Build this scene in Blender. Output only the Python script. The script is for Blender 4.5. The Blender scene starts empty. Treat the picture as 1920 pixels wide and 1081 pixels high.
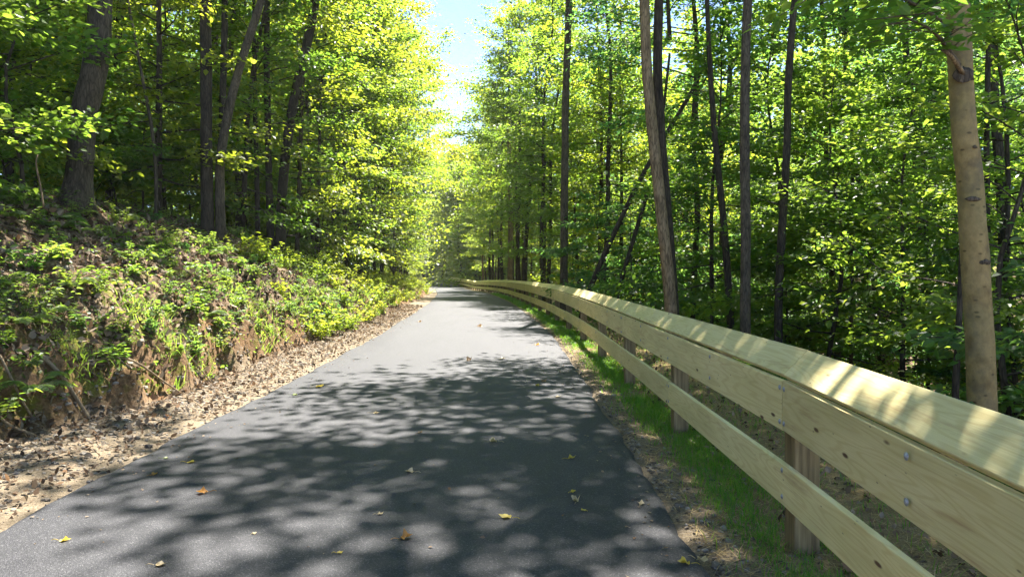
import bpy, math, random
import numpy as np
from mathutils import Vector, Matrix

# ------------------------------------------------------------------ camera, sky, sun, exposure
scene = bpy.context.scene
COL = scene.collection
F_PX, CX, HORIZON, CAM_H = 1380.0, 960.0, 505.0, 1.6      # the lens in photo pixels, eye height in metres
cam_data = bpy.data.cameras.new("camera")
cam = bpy.data.objects.new("camera", cam_data)
COL.objects.link(cam)
cam.location = (0, 0, CAM_H)
cam.rotation_euler = (math.radians(90), 0, 0)
cam_data.sensor_width = 36.0
cam_data.lens = 36.0 * F_PX / 1920.0
cam_data.shift_y = -(540.5 - HORIZON) / 1920.0
cam_data.clip_start = 0.05
cam_data.clip_end = 2000.0
scene.camera = cam

SUN_ELEV, SUN_AZ = 60.0, 14.0            # degrees; azimuth measured from straight ahead towards the right
world = bpy.data.worlds.new("World")
scene.world = world
world.use_nodes = True
wn = world.node_tree
sky = wn.nodes.new("ShaderNodeTexSky")
sky.sky_type = 'NISHITA'
sky.sun_disc = False
sky.sun_elevation = math.radians(SUN_ELEV)
sky.sun_rotation = math.radians(SUN_AZ)
sky.air_density = 0.5
sky.dust_density = 0.0
sky.ozone_density = 1.0
wn.links.new(sky.outputs[0], wn.nodes["Background"].inputs[0])
wn.nodes["Background"].inputs[1].default_value = 0.062

sun_data = bpy.data.lights.new("sun", 'SUN')
sun_data.energy = 3.7
sun_data.angle = math.radians(0.53)
sun_data.color = (1.0, 0.94, 0.86)
sun = bpy.data.objects.new("sun", sun_data)
COL.objects.link(sun)
sd = Vector((math.sin(math.radians(SUN_AZ)) * math.cos(math.radians(SUN_ELEV)),
             math.cos(math.radians(SUN_AZ)) * math.cos(math.radians(SUN_ELEV)),
             math.sin(math.radians(SUN_ELEV))))
sun.rotation_euler = sd.to_track_quat('Z', 'Y').to_euler()

scene.view_settings.view_transform = 'Standard'
scene.view_settings.look = 'None'
scene.view_settings.exposure = 2.95
scene.view_settings.gamma = 1.0
cy = scene.cycles
cy.max_bounces = 10
cy.diffuse_bounces = 7
cy.glossy_bounces = 2
cy.transmission_bounces = 7
cy.transparent_max_bounces = 4
cy.caustics_reflective = False
cy.caustics_refractive = False
cy.use_denoising = True
cy.use_adaptive_sampling = True
cy.adaptive_threshold = 0.015

RNG = np.random.default_rng(7)
random.seed(7)

# ------------------------------------------------------------------ small helpers
def px(x, y, d):
    return np.array([(x - CX) / F_PX * d, d, CAM_H - (y - HORIZON) / F_PX * d])

def hash2(ix, iy, seed):
    h = (ix.astype(np.int64) * 374761393 + iy.astype(np.int64) * 668265263 + seed * 974711) & 0x7fffffff
    h = ((h ^ (h >> 13)) * 1274126177) & 0x7fffffff
    h = h ^ (h >> 16)
    return (h & 0xffff) / 65535.0

def vnoise(x, y, seed=0):
    x = np.asarray(x, float); y = np.asarray(y, float)
    ix = np.floor(x); iy = np.floor(y)
    fx = x - ix; fy = y - iy
    fx = fx * fx * (3 - 2 * fx); fy = fy * fy * (3 - 2 * fy)
    a = hash2(ix, iy, seed); b = hash2(ix + 1, iy, seed)
    c = hash2(ix, iy + 1, seed); d = hash2(ix + 1, iy + 1, seed)
    return (a + (b - a) * fx) * (1 - fy) + (c + (d - c) * fx) * fy

def fbm(x, y, seed=0, octaves=3):
    s = 0.0; a = 0.5; f = 1.0; t = 0.0
    for k in range(octaves):
        s = s + a * vnoise(np.asarray(x) * f, np.asarray(y) * f, seed + 17 * k); t += a; a *= 0.5; f *= 2.03
    return s / t

def sstep(a, b, x):
    t = np.clip((np.asarray(x, float) - a) / (b - a), 0, 1)
    return t * t * (3 - 2 * t)

class MB:
    """collects vertices, quads and tris and writes them as one mesh"""
    def __init__(self):
        self.v, self.q, self.t, self.n = [], [], [], 0
        self.tint, self.uv = [], []
    def add(self, verts, quads=None, tris=None, tint=0.5, uv=None):
        verts = np.asarray(verts, float).reshape(-1, 3)
        self.v.append(verts)
        if quads is not None and len(quads): self.q.append(np.asarray(quads, np.int64).reshape(-1, 4) + self.n)
        if tris is not None and len(tris): self.t.append(np.asarray(tris, np.int64).reshape(-1, 3) + self.n)
        self.tint.append(np.broadcast_to(np.asarray(tint, float), (len(verts),)))
        self.uv.append(np.zeros((len(verts), 2)) if uv is None else np.asarray(uv, float).reshape(-1, 2))
        self.n += len(verts)
    def mesh(self, name, mat, smooth=False, tint=False, uv=False):
        m = bpy.data.meshes.new(name)
        v = np.concatenate(self.v)
        q = np.concatenate(self.q) if self.q else np.zeros((0, 4), np.int64)
        t = np.concatenate(self.t) if self.t else np.zeros((0, 3), np.int64)
        m.vertices.add(len(v)); m.vertices.foreach_set("co", v.astype(np.float32).ravel())
        loops = np.concatenate([q.ravel(), t.ravel()]).astype(np.int32)
        m.loops.add(len(loops)); m.loops.foreach_set("vertex_index", loops)
        starts = np.concatenate([np.arange(len(q)) * 4, len(q) * 4 + np.arange(len(t)) * 3]).astype(np.int32)
        m.polygons.add(len(starts)); m.polygons.foreach_set("loop_start", starts)
        m.polygons.foreach_set("use_smooth", np.full(len(starts), bool(smooth)))
        if tint:
            a = m.attributes.new("tint", 'FLOAT', 'POINT')
            a.data.foreach_set("value", np.concatenate(self.tint).astype(np.float32))
        m.update(calc_edges=True)
        if uv:
            u = m.uv_layers.new(name="UVMap")
            u.data.foreach_set("uv", np.concatenate(self.uv)[loops].astype(np.float32).ravel())
        if mat is not None: m.materials.append(mat)
        m.validate()
        return m

def link(name, mesh, parent=None, loc=(0, 0, 0), rot=(0, 0, 0), scale=1.0):
    o = bpy.data.objects.new(name, mesh)
    COL.objects.link(o)
    if parent is not None: o.parent = parent
    o.location = loc; o.rotation_euler = rot
    o.scale = (scale,) * 3 if np.isscalar(scale) else scale
    return o

def tag(o, label=None, cat=None, group=None, kind=None):
    if label: o["label"] = label
    if cat: o["category"] = cat
    if group: o["group"] = group
    if kind: o["kind"] = kind
    return o

def empty(name, loc, label, cat, group=None):
    o = bpy.data.objects.new(name, None)
    COL.objects.link(o)
    o.location = loc
    o.empty_display_size = 0.2
    return tag(o, label, cat, group)

ORD = "first second third fourth fifth sixth seventh eighth ninth tenth eleventh twelfth thirteenth fourteenth fifteenth sixteenth seventeenth eighteenth nineteenth twentieth".split()

def norm(a):
    return a / np.maximum(np.linalg.norm(a, axis=-1, keepdims=True), 1e-9)

def tube(mb, pts, rad, sides=8, jitter=0.0, seed=0, tint=0.5):
    pts = np.asarray(pts, float); rad = np.asarray(rad, float)
    n = len(pts)
    tg = norm(np.gradient(pts, axis=0))
    ref = np.array([1.0, 0.13, 0.07]) if abs(tg[0][0]) < 0.8 else np.array([0.05, 1.0, 0.1])
    A = norm(np.cross(tg, ref)); B = np.cross(tg, A)
    ang = np.arange(sides) * 2 * np.pi / sides
    r = rad[:, None] * np.ones((1, sides))
    if jitter:
        i = np.arange(n)[:, None]; j = np.arange(sides)[None, :]
        r = r * (1 + jitter * (hash2(i + 0 * j, j + 0 * i, seed) - 0.5))
    ring = pts[:, None, :] + r[:, :, None] * (np.cos(ang)[None, :, None] * A[:, None, :] + np.sin(ang)[None, :, None] * B[:, None, :])
    idx = np.arange(n * sides).reshape(n, sides)
    a = idx[:-1]; b = idx[1:]
    q = np.stack([a, np.roll(a, -1, 1), np.roll(b, -1, 1), b], -1).reshape(-1, 4)
    caps = []
    for k in range(1, sides - 1):
        caps.append([idx[0, 0], idx[0, k + 1], idx[0, k]]); caps.append([idx[-1, 0], idx[-1, k], idx[-1, k + 1]])
    mb.add(ring.reshape(-1, 3), q, caps, tint=tint)

def curve(pts, n):
    """Catmull-Rom through pts"""
    pts = np.asarray(pts, float)
    P = np.vstack([2 * pts[0] - pts[1], pts, 2 * pts[-1] - pts[-2]])
    out = []
    for s in np.linspace(0, len(pts) - 1 - 1e-6, n):
        i = int(s); t = s - i
        p0, p1, p2, p3 = P[i], P[i + 1], P[i + 2], P[i + 3]
        out.append(0.5 * (2 * p1 + (p2 - p0) * t + (2 * p0 - 5 * p1 + 4 * p2 - p3) * t * t + (3 * p1 - p0 - 3 * p2 + p3) * t ** 3))
    return np.array(out)

def leaf_cards(mb, P, D, N, L, W, fold, tint, droop=0.15):
    """six-vertex leaves folded along the midrib"""
    P = np.asarray(P, float); n = len(P)
    if n == 0: return
    D = norm(D); N = norm(N - D * np.sum(N * D, -1, keepdims=True)); S = np.cross(D, N)
    L = np.broadcast_to(L, (n,))[:, None]; W = np.broadcast_to(W, (n,))[:, None]; fo = np.broadcast_to(fold, (n,))[:, None]
    base = P; tip = P + D * L - N * droop * L
    m1 = P + D * 0.32 * L; m2 = P + D * 0.68 * L - N * droop * 0.4 * L
    v = np.stack([base, m1 + S * W * 0.5 + N * fo * W, m2 + S * W * 0.40 + N * fo * W * 0.7, tip,
                  m2 - S * W * 0.40 + N * fo * W * 0.7, m1 - S * W * 0.5 + N * fo * W], 1)
    k = np.arange(n)[:, None] * 6
    q = np.concatenate([k + np.array([[0, 1, 2, 3]]), k + np.array([[0, 3, 4, 5]])])
    mb.add(v.reshape(-1, 3), q, tint=np.repeat(np.broadcast_to(tint, (n,)), 6))

# ------------------------------------------------------------------ the lie of the land
_y = np.arange(-30, 260, 0.5)
_cx = np.interp(_y, [-30, 0, 14, 18, 26, 40, 58, 75, 87, 105, 125, 145, 170, 260], [-1.03, -1.03, -1.05, -1.12, -1.45, -2.3, -3.75, -5.6, -7.0, -9.6, -13.2, -19, -28, -60])
_zc = np.interp(_y, [-30, 0, 22, 35, 48, 67, 87, 125, 170, 260], [0, 0, 0, -.1, -.22, -.5, -.88, -.85, -.6, 0])
_k = np.hanning(15); _k /= _k.sum()
def _sm(a):
    return np.convolve(np.pad(a, 7, mode='edge'), _k, mode='valid')
_cx, _zc = _sm(_cx), _sm(_zc)
def path_x(Y): return np.interp(Y, _y, _cx)
def path_z(Y): return np.interp(Y, _y, _zc)

def toe_u(Y):
    Y = np.asarray(Y, float)
    return -(3.1 + 0.75 * (1 - sstep(5.0, 9.5, Y)) + 0.55 * (fbm(Y * 0.55, 3.3, 5) - 0.5) + 0.12 * (vnoise(Y * 1.9, 1.1, 9) - 0.5) - 0.25 * sstep(24, 45, Y))

def ground(X, Y, detail=True):
    X = np.asarray(X, float); Y = np.asarray(Y, float)
    u = X - path_x(Y)
    toe = toe_u(Y)
    # left bank: eroded cut, steep slope, then rising woodland
    cut_h = (0.52 + 0.60 * (fbm(Y * 0.8, 8.8, 21) - 0.5)) * (1 - 0.55 * sstep(20, 40, Y))
    w_cut = 0.20 + 0.55 * vnoise(Y * 0.9, 4.4, 31)
    s = toe - u                                     # metres behind the toe
    if detail: s = s + (0.40 * (fbm(X * 2.3, Y * 2.3, 61) - 0.5) + 0.22 * (fbm(X * 7.5, Y * 7.5, 62) - 0.5)) * sstep(-0.35, 0.1, s)
    cut = cut_h * sstep(0, w_cut, s)
    bank_h = (2.05 + 0.35 * (fbm(Y * 0.25, 2.2, 41) - 0.5)) * (1 - 0.38 * sstep(14, 34, Y))
    rise = bank_h * np.clip(1 - np.exp(-np.clip(s - w_cut, 0, 99) / 2.3), 0, 1) * 1.22
    hill = 0.10 * np.clip(s - 2.5, 0, 60) + 0.0022 * np.clip(s - 8, 0, 60) ** 2
    zl = 0.04 * sstep(-2.2, -3.2, u) + cut + rise + hill
    # right side: level strip under the fence, ravine, far slope
    zr = -2.15 * sstep(3.6, 9.0, u) + 2.6 * sstep(12.0, 22.0, u) + 0.11 * np.clip(u - 18, 0, 70) + 0.0016 * np.clip(u - 30, 0, 60) ** 2
    z = np.where(u < 0, zl, zr)
    z = z + path_z(Y)
    if detail:
        off = np.maximum(sstep(2.15, 3.2, u), sstep(2.15, 3.0, -u))
        b = (fbm(X * 1.1, Y * 1.1, 3) - 0.5) * 0.22 + (fbm(X * 4.5, Y * 4.5, 13) - 0.5) * 0.10
        steep = sstep(0.0, 0.25, s) * (1 - sstep(3.5, 6.0, s))
        b = b * (0.30 + 0.9 * np.maximum(steep, 0.4 * sstep(3.5, 7, np.abs(u))))
        z = z + b * off
        z = z - 0.05 * (1 - sstep(2.05, 2.12, np.abs(u)))
        z = z + 0.016 * (fbm(X * 9, Y * 9, 23) - 0.5) * sstep(2.1, 2.3, np.abs(u))
    return z

def g1(X, Y): return float(ground(np.array([X]), np.array([Y]))[0])

# ------------------------------------------------------------------ materials
def new_mat(name):
    m = bpy.data.materials.new(name); m.use_nodes = True
    nt = m.node_tree; nt.nodes.clear()
    out = nt.nodes.new("ShaderNodeOutputMaterial")
    return m, nt, out

def nd(nt, typ, **kw):
    n = nt.nodes.new(typ)
    for k, v in kw.items():
        if k.startswith("i_"): n.inputs[k[2:]].default_value = v
        else: setattr(n, k, v)
    return n

def ramp(nt, fac, stops, interp='LINEAR'):
    r = nt.nodes.new("ShaderNodeValToRGB")
    r.color_ramp.interpolation = interp
    el = r.color_ramp.elements
    while len(el) > 1: el.remove(el[-1])
    el[0].position = stops[0][0]; el[0].color = (*stops[0][1], 1)
    for p, c in stops[1:]:
        e = el.new(p); e.color = (*c, 1)
    nt.links.new(fac, r.inputs[0])
    return r.outputs[0]

def mixc(nt, fac, a, b, mode='MIX'):
    m = nt.nodes.new("ShaderNodeMix"); m.data_type = 'RGBA'; m.blend_type = mode
    for sock, v in ((m.inputs[0], fac), (m.inputs[6], a), (m.inputs[7], b)):
        if hasattr(v, "links"): nt.links.new(v, sock)
        else: sock.default_value = v if np.isscalar(v) else (*v, 1)
    return m.outputs[2]

def leaf_material(name, refl, trans, var=0.35, hue=0.5, gloss=0.45, tmix=0.6):
    """refl / trans: lists of three colours (dark, mid, yellow) chosen by the leaf's own tint and the plant"""
    m, nt, out = new_mat(name)
    at = nd(nt, "ShaderNodeAttribute", attribute_name="tint")
    oi = nd(nt, "ShaderNodeObjectInfo")
    ad = nd(nt, "ShaderNodeMath", operation='MULTIPLY_ADD'); nt.links.new(oi.outputs["Random"], ad.inputs[0])
    ad.inputs[1].default_value = hue; 
    mu = nd(nt, "ShaderNodeMath", operation='MULTIPLY'); nt.links.new(at.outputs["Fac"], mu.inputs[0]); mu.inputs[1].default_value = 1 - hue
    nt.links.new(mu.outputs[0], ad.inputs[2])
    cr = ramp(nt, ad.outputs[0], [(0.1, refl[0]), (0.5, refl[1]), (0.9, refl[2])])
    ct = ramp(nt, ad.outputs[0], [(0.1, trans[0]), (0.5, trans[1]), (0.9, trans[2])])
    b = nd(nt, "ShaderNodeBsdfPrincipled")
    b.inputs["Roughness"].default_value = gloss
    b.inputs["Specular IOR Level"].default_value = 0.45
    nt.links.new(cr, b.inputs["Base Color"])
    t = nd(nt, "ShaderNodeBsdfTranslucent"); nt.links.new(ct, t.inputs[0])
    mx = nd(nt, "ShaderNodeMixShader"); mx.inputs[0].default_value = tmix
    nt.links.new(b.outputs[0], mx.inputs[1]); nt.links.new(t.outputs[0], mx.inputs[2])
    nt.links.new(mx.outputs[0], out.inputs[0])
    return m

GREEN_R = [(0.042, 0.095, 0.022), (0.068, 0.130, 0.025), (0.115, 0.165, 0.028)]
GREEN_T = [(0.170, 0.340, 0.035), (0.290, 0.440, 0.040), (0.440, 0.520, 0.050)]
M_LEAF = leaf_material("leaf_green", GREEN_R, GREEN_T)
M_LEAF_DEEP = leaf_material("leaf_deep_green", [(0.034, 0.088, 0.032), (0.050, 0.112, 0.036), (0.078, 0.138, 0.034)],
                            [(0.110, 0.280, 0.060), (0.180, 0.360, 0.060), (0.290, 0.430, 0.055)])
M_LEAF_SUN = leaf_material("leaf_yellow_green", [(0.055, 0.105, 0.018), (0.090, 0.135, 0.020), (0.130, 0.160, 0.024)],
                           [(0.280, 0.420, 0.025), (0.400, 0.500, 0.030), (0.520, 0.540, 0.040)])  # brighter, yellower leaf copy: the look of sunlit foliage put into the colour
M_LEAF_FRESH = leaf_material("leaf_fresh_green", [(0.045, 0.095, 0.020), (0.070, 0.125, 0.022), (0.105, 0.150, 0.024)],
                         [(0.190, 0.350, 0.030), (0.290, 0.440, 0.035), (0.420, 0.500, 0.045)])
M_FERN = leaf_material("leaf_fern", [(0.055, 0.100, 0.030), (0.085, 0.135, 0.042), (0.125, 0.165, 0.055)],
                       [(0.150, 0.290, 0.03), (0.240, 0.370, 0.04), (0.330, 0.420, 0.045)])
M_GRASS = leaf_material("grass_blade", [(0.055, 0.170, 0.016), (0.085, 0.230, 0.020), (0.190, 0.280, 0.040)],
                        [(0.110, 0.330, 0.018), (0.170, 0.400, 0.022), (0.280, 0.420, 0.035)], hue=0.0)

def bark(name, dark, light, scale=1.0, ridges=1.0, spots=False, rough=0.85, bump=0.6):
    m, nt, out = new_mat(name)
    tc = nd(nt, "ShaderNodeTexCoord")
    mp = nd(nt, "ShaderNodeMapping"); mp.inputs["Scale"].default_value = (9 * scale, 9 * scale, 1.6 * scale * (1.0 if ridges else 4.0))
    nt.links.new(tc.outputs["Object"], mp.inputs[0])
    n1 = nd(nt, "ShaderNodeTexNoise", i_Scale=1.6, i_Detail=6.0, i_Roughness=0.65); nt.links.new(mp.outputs[0], n1.inputs["Vector"])
    n2 = nd(nt, "ShaderNodeTexNoise", i_Scale=2.2, i_Detail=3.0); nt.links.new(tc.outputs["Object"], n2.inputs["Vector"])
    vo = nd(nt, "ShaderNodeTexVoronoi", i_Scale=2.4); vo.feature = 'DISTANCE_TO_EDGE'; nt.links.new(mp.outputs[0], vo.inputs["Vector"])
    c = ramp(nt, n1.outputs["Fac"], [(0.30, dark), (0.62, light)])
    lich = ramp(nt, n2.outputs["Fac"], [(0.50, (0, 0, 0)), (0.68, (0.45, 0.45, 0.45))])
    c = mixc(nt, lich, c, tuple(min(1, v * 1.25 + 0.02) for v in light))
    h = n1.outputs["Fac"]
    if ridges:
        e = ramp(nt, vo.outputs["Distance"], [(0.0, (0.35, 0.35, 0.35)), (0.16, (1, 1, 1))])
        c = mixc(nt, 0.8, c, e, 'MULTIPLY')
        ms = nd(nt, "ShaderNodeMath", operation='ADD'); nt.links.new(n1.outputs["Fac"], ms.inputs[0])
        mv = nd(nt, "ShaderNodeMath", operation='MINIMUM'); nt.links.new(vo.outputs["Distance"], mv.inputs[0]); mv.inputs[1].default_value = 0.3
        nt.links.new(mv.outputs[0], ms.inputs[1]); h = ms.outputs[0]
    if spots:
        # dark lenticels and eye-shaped branch scars
        mp2 = nd(nt, "ShaderNodeMapping"); mp2.inputs["Scale"].default_value = (7, 7, 14); nt.links.new(tc.outputs["Object"], mp2.inputs[0])
        v2 = nd(nt, "ShaderNodeTexVoronoi", i_Scale=1.0); nt.links.new(mp2.outputs[0], v2.inputs["Vector"])
        s = ramp(nt, v2.outputs["Distance"], [(0.10, (1, 1, 1)), (0.19, (0, 0, 0))])
        c = mixc(nt, s, c, tuple(v * 0.6 for v in dark))
        n3 = nd(nt, "ShaderNodeTexNoise", i_Scale=1.3, i_Detail=4.0); nt.links.new(tc.outputs["Object"], n3.inputs["Vector"])
        g = ramp(nt, n3.outputs["Fac"], [(0.50, (0, 0, 0)), (0.72, (0.55, 0.55, 0.55))])
        c = mixc(nt, g, c, (0.16, 0.16, 0.07))
        n5 = nd(nt, "ShaderNodeTexNoise", i_Scale=5.0, i_Detail=6.0, i_Roughness=0.7); nt.links.new(tc.outputs["Object"], n5.inputs["Vector"])
        g5 = ramp(nt, n5.outputs["Fac"], [(0.48, (0, 0, 0)), (0.66, (0.6, 0.6, 0.6))])
        c = mixc(nt, g5, c, (0.11, 0.088, 0.055))
    b = nd(nt, "ShaderNodeBsdfPrincipled"); b.inputs["Roughness"].default_value = rough
    b.inputs["Specular IOR Level"].default_value = 0.25
    nt.links.new(c, b.inputs["Base Color"])
    bp = nd(nt, "ShaderNodeBump"); bp.inputs["Strength"].default_value = bump; bp.inputs["Distance"].default_value = 0.03
    nt.links.new(h, bp.inputs["Height"]); nt.links.new(bp.outputs[0], b.inputs["Normal"])
    nt.links.new(b.outputs[0], out.inputs[0])
    return m

M_BARK_DARK = bark("bark_dark_furrowed", (0.020, 0.015, 0.011), (0.070, 0.052, 0.037))
M_BARK_GREY = bark("bark_grey_brown", (0.040, 0.030, 0.021), (0.125, 0.096, 0.068), scale=1.3)
M_BARK_TAN = bark("bark_tan_scaly", (0.085, 0.055, 0.028), (0.28, 0.195, 0.110), scale=1.2, bump=0.4)
M_BARK_SMOOTH = bark("bark_smooth_beige", (0.15, 0.100, 0.036), (0.29, 0.205, 0.080), ridges=0, spots=True, bump=0.12, rough=0.7)
M_BARK_FAR = bark("bark_far", (0.025, 0.019, 0.013), (0.085, 0.063, 0.044))
M_TWIG = bark("bark_twig", (0.050, 0.038, 0.026), (0.13, 0.100, 0.065), scale=2, ridges=0, bump=0.2)
M_ROOT = bark("bark_root", (0.12, 0.085, 0.050), (0.30, 0.22, 0.13), scale=3, ridges=0, bump=0.3)

def litter_material(name, cols, trans=0.2):
    m, nt, out = new_mat(name)
    at = nd(nt, "ShaderNodeAttribute", attribute_name="tint")
    c = ramp(nt, at.outputs["Fac"], [(i / (len(cols) - 1), k) for i, k in enumerate(cols)])
    b = nd(nt, "ShaderNodeBsdfPrincipled"); b.inputs["Roughness"].default_value = 0.9
    b.inputs["Specular IOR Level"].default_value = 0.12
    nt.links.new(c, b.inputs["Base Color"])
    t = nd(nt, "ShaderNodeBsdfTranslucent"); nt.links.new(c, t.inputs[0])
    mx = nd(nt, "ShaderNodeMixShader"); mx.inputs[0].default_value = trans
    nt.links.new(b.outputs[0], mx.inputs[1]); nt.links.new(t.outputs[0], mx.inputs[2])
    nt.links.new(mx.outputs[0], out.inputs[0])
    return m
M_LITTER = litter_material("dead_leaf", [(0.045, 0.030, 0.019), (0.095, 0.060, 0.036), (0.165, 0.112, 0.070), (0.24, 0.178, 0.118), (0.33, 0.262, 0.185), (0.16, 0.135, 0.105), (0.22, 0.12, 0.055)])
M_STRAW = litter_material("straw", [(0.16, 0.105, 0.045), (0.30, 0.21, 0.09), (0.42, 0.31, 0.14), (0.48, 0.38, 0.19)])

def stone_material():
    m, nt, out = new_mat("stone")
    at = nd(nt, "ShaderNodeAttribute", attribute_name="tint")
    tc = nd(nt, "ShaderNodeTexCoord")
    n = nd(nt, "ShaderNodeTexNoise", i_Scale=30.0, i_Detail=3.0); nt.links.new(tc.outputs["Object"], n.inputs["Vector"])
    c = ramp(nt, at.outputs["Fac"], [(0, (0.06, 0.048, 0.036)), (0.35, (0.13, 0.105, 0.075)), (0.7, (0.20, 0.17, 0.13)), (1, (0.28, 0.25, 0.21))])
    k = ramp(nt, n.outputs["Fac"], [(0.3, (0.7, 0.7, 0.7)), (0.7, (1, 1, 1))])
    c = mixc(nt, 1.0, c, k, 'MULTIPLY')
    b = nd(nt, "ShaderNodeBsdfPrincipled"); b.inputs["Roughness"].default_value = 0.85
    nt.links.new(c, b.inputs["Base Color"]); nt.links.new(b.outputs[0], out.inputs[0])
    return m
M_STONE = stone_material()

def terrain_material():
    m, nt, out = new_mat("forest_floor")
    tc = nd(nt, "ShaderNodeTexCoord")
    O = tc.outputs["Object"]
    v1 = nd(nt, "ShaderNodeTexVoronoi", i_Scale=17.0); nt.links.new(O, v1.inputs["Vector"])
    n1 = nd(nt, "ShaderNodeTexNoise", i_Scale=3.0, i_Detail=5.0, i_Roughness=0.6); nt.links.new(O, n1.inputs["Vector"])
    n2 = nd(nt, "ShaderNodeTexNoise", i_Scale=26.0, i_Detail=5.0, i_Roughness=0.7); nt.links.new(O, n2.inputs["Vector"])
    n3 = nd(nt, "ShaderNodeTexNoise", i_Scale=90.0, i_Detail=3.0, i_Roughness=0.7); nt.links.new(O, n3.inputs["Vector"])
    sep = nd(nt, "ShaderNodeSeparateColor"); nt.links.new(v1.outputs["Color"], sep.inputs[0])
    leaf = ramp(nt, sep.outputs[0], [(0.0, (0.055, 0.036, 0.022)), (0.35, (0.115, 0.072, 0.040)), (0.7, (0.20, 0.135, 0.080)), (1.0, (0.28, 0.21, 0.135))])
    k = ramp(nt, n2.outputs["Fac"], [(0.30, (0.35, 0.35, 0.35)), (0.65, (1, 1, 1))])
    leaf = mixc(nt, 1.0, leaf, k, 'MULTIPLY')
    soil = ramp(nt, n2.outputs["Fac"], [(0.25, (0.055, 0.031, 0.014)), (0.5, (0.15, 0.088, 0.040)), (0.75, (0.27, 0.170, 0.085))])
    moss_f = ramp(nt, n1.outputs["Fac"], [(0.53, (0, 0, 0)), (0.62, (1, 1, 1))])
    grav = ramp(nt, n3.outputs["Fac"], [(0.28, (0.07, 0.053, 0.034)), (0.5, (0.17, 0.132, 0.086)), (0.72, (0.30, 0.248, 0.175))])
    straw = ramp(nt, n3.outputs["Fac"], [(0.28, (0.08, 0.055, 0.028)), (0.5, (0.21, 0.155, 0.075)), (0.72, (0.36, 0.28, 0.14))])
    def attr(n):
        return nd(nt, "ShaderNodeAttribute", attribute_name=n).outputs["Fac"]
    c = mixc(nt, attr("soil"), leaf, soil)
    mm = nd(nt, "ShaderNodeMath", operation='MULTIPLY'); nt.links.new(moss_f, mm.inputs[0]); nt.links.new(attr("moss"), mm.inputs[1])
    c = mixc(nt, mm.outputs[0], c, (0.14, 0.13, 0.022))
    c = mixc(nt, attr("gravel"), c, grav)
    c = mixc(nt, attr("straw"), c, straw)
    b = nd(nt, "ShaderNodeBsdfPrincipled"); b.inputs["Roughness"].default_value = 0.9
    b.inputs["Specular IOR Level"].default_value = 0.15
    nt.links.new(c, b.inputs["Base Color"])
    bp = nd(nt, "ShaderNodeBump"); bp.inputs["Strength"].default_value = 0.8; bp.inputs["Distance"].default_value = 0.03
    nt.links.new(n2.outputs["Fac"], bp.inputs["Height"]); nt.links.new(bp.outputs[0], b.inputs["Normal"])
    nt.links.new(b.outputs[0], out.inputs[0])
    return m
M_GROUND = terrain_material()

def asphalt_material():
    m, nt, out = new_mat("asphalt")
    tc = nd(nt, "ShaderNodeTexCoord"); O = tc.outputs["Object"]
    v = nd(nt, "ShaderNodeTexVoronoi", i_Scale=170.0); nt.links.new(O, v.inputs["Vector"])
    v2 = nd(nt, "ShaderNodeTexVoronoi", i_Scale=60.0); nt.links.new(O, v2.inputs["Vector"])
    n = nd(nt, "ShaderNodeTexNoise", i_Scale=210.0, i_Detail=2.0); nt.links.new(O, n.inputs["Vector"])
    mpn = nd(nt, "ShaderNodeMapping"); mpn.inputs["Scale"].default_value = (2.2, 0.35, 1); nt.links.new(O, mpn.inputs[0])
    n2 = nd(nt, "ShaderNodeTexNoise", i_Scale=1.0, i_Detail=4.0); nt.links.new(mpn.outputs[0], n2.inputs["Vector"])
    sep = nd(nt, "ShaderNodeSeparateColor"); nt.links.new(v.outputs["Color"], sep.inputs[0])
    c = ramp(nt, sep.outputs[0], [(0.0, (0.014, 0.015, 0.018)), (0.55, (0.026, 0.027, 0.032)), (0.90, (0.043, 0.043, 0.048)), (1.0, (0.11, 0.11, 0.115))])
    k = ramp(nt, n2.outputs["Fac"], [(0.3, (0.82, 0.82, 0.83)), (0.7, (1.12, 1.11, 1.10))])
    c = mixc(nt, 1.0, c, k, 'MULTIPLY')
    b = nd(nt, "ShaderNodeBsdfPrincipled"); b.inputs["Roughness"].default_value = 0.68
    b.inputs["Specular IOR Level"].default_value = 0.36
    nt.links.new(c, b.inputs["Base Color"])
    ad = nd(nt, "ShaderNodeMath", operation='ADD'); nt.links.new(v.outputs["Distance"], ad.inputs[0]); nt.links.new(n.outputs["Fac"], ad.inputs[1])
    bp = nd(nt, "ShaderNodeBump"); bp.inputs["Strength"].default_value = 0.45; bp.inputs["Distance"].default_value = 0.005
    nt.links.new(ad.outputs[0], bp.inputs["Height"]); nt.links.new(bp.outputs[0], b.inputs["Normal"])
    nt.links.new(b.outputs[0], out.inputs[0])
    return m
M_ASPHALT = asphalt_material()

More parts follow.
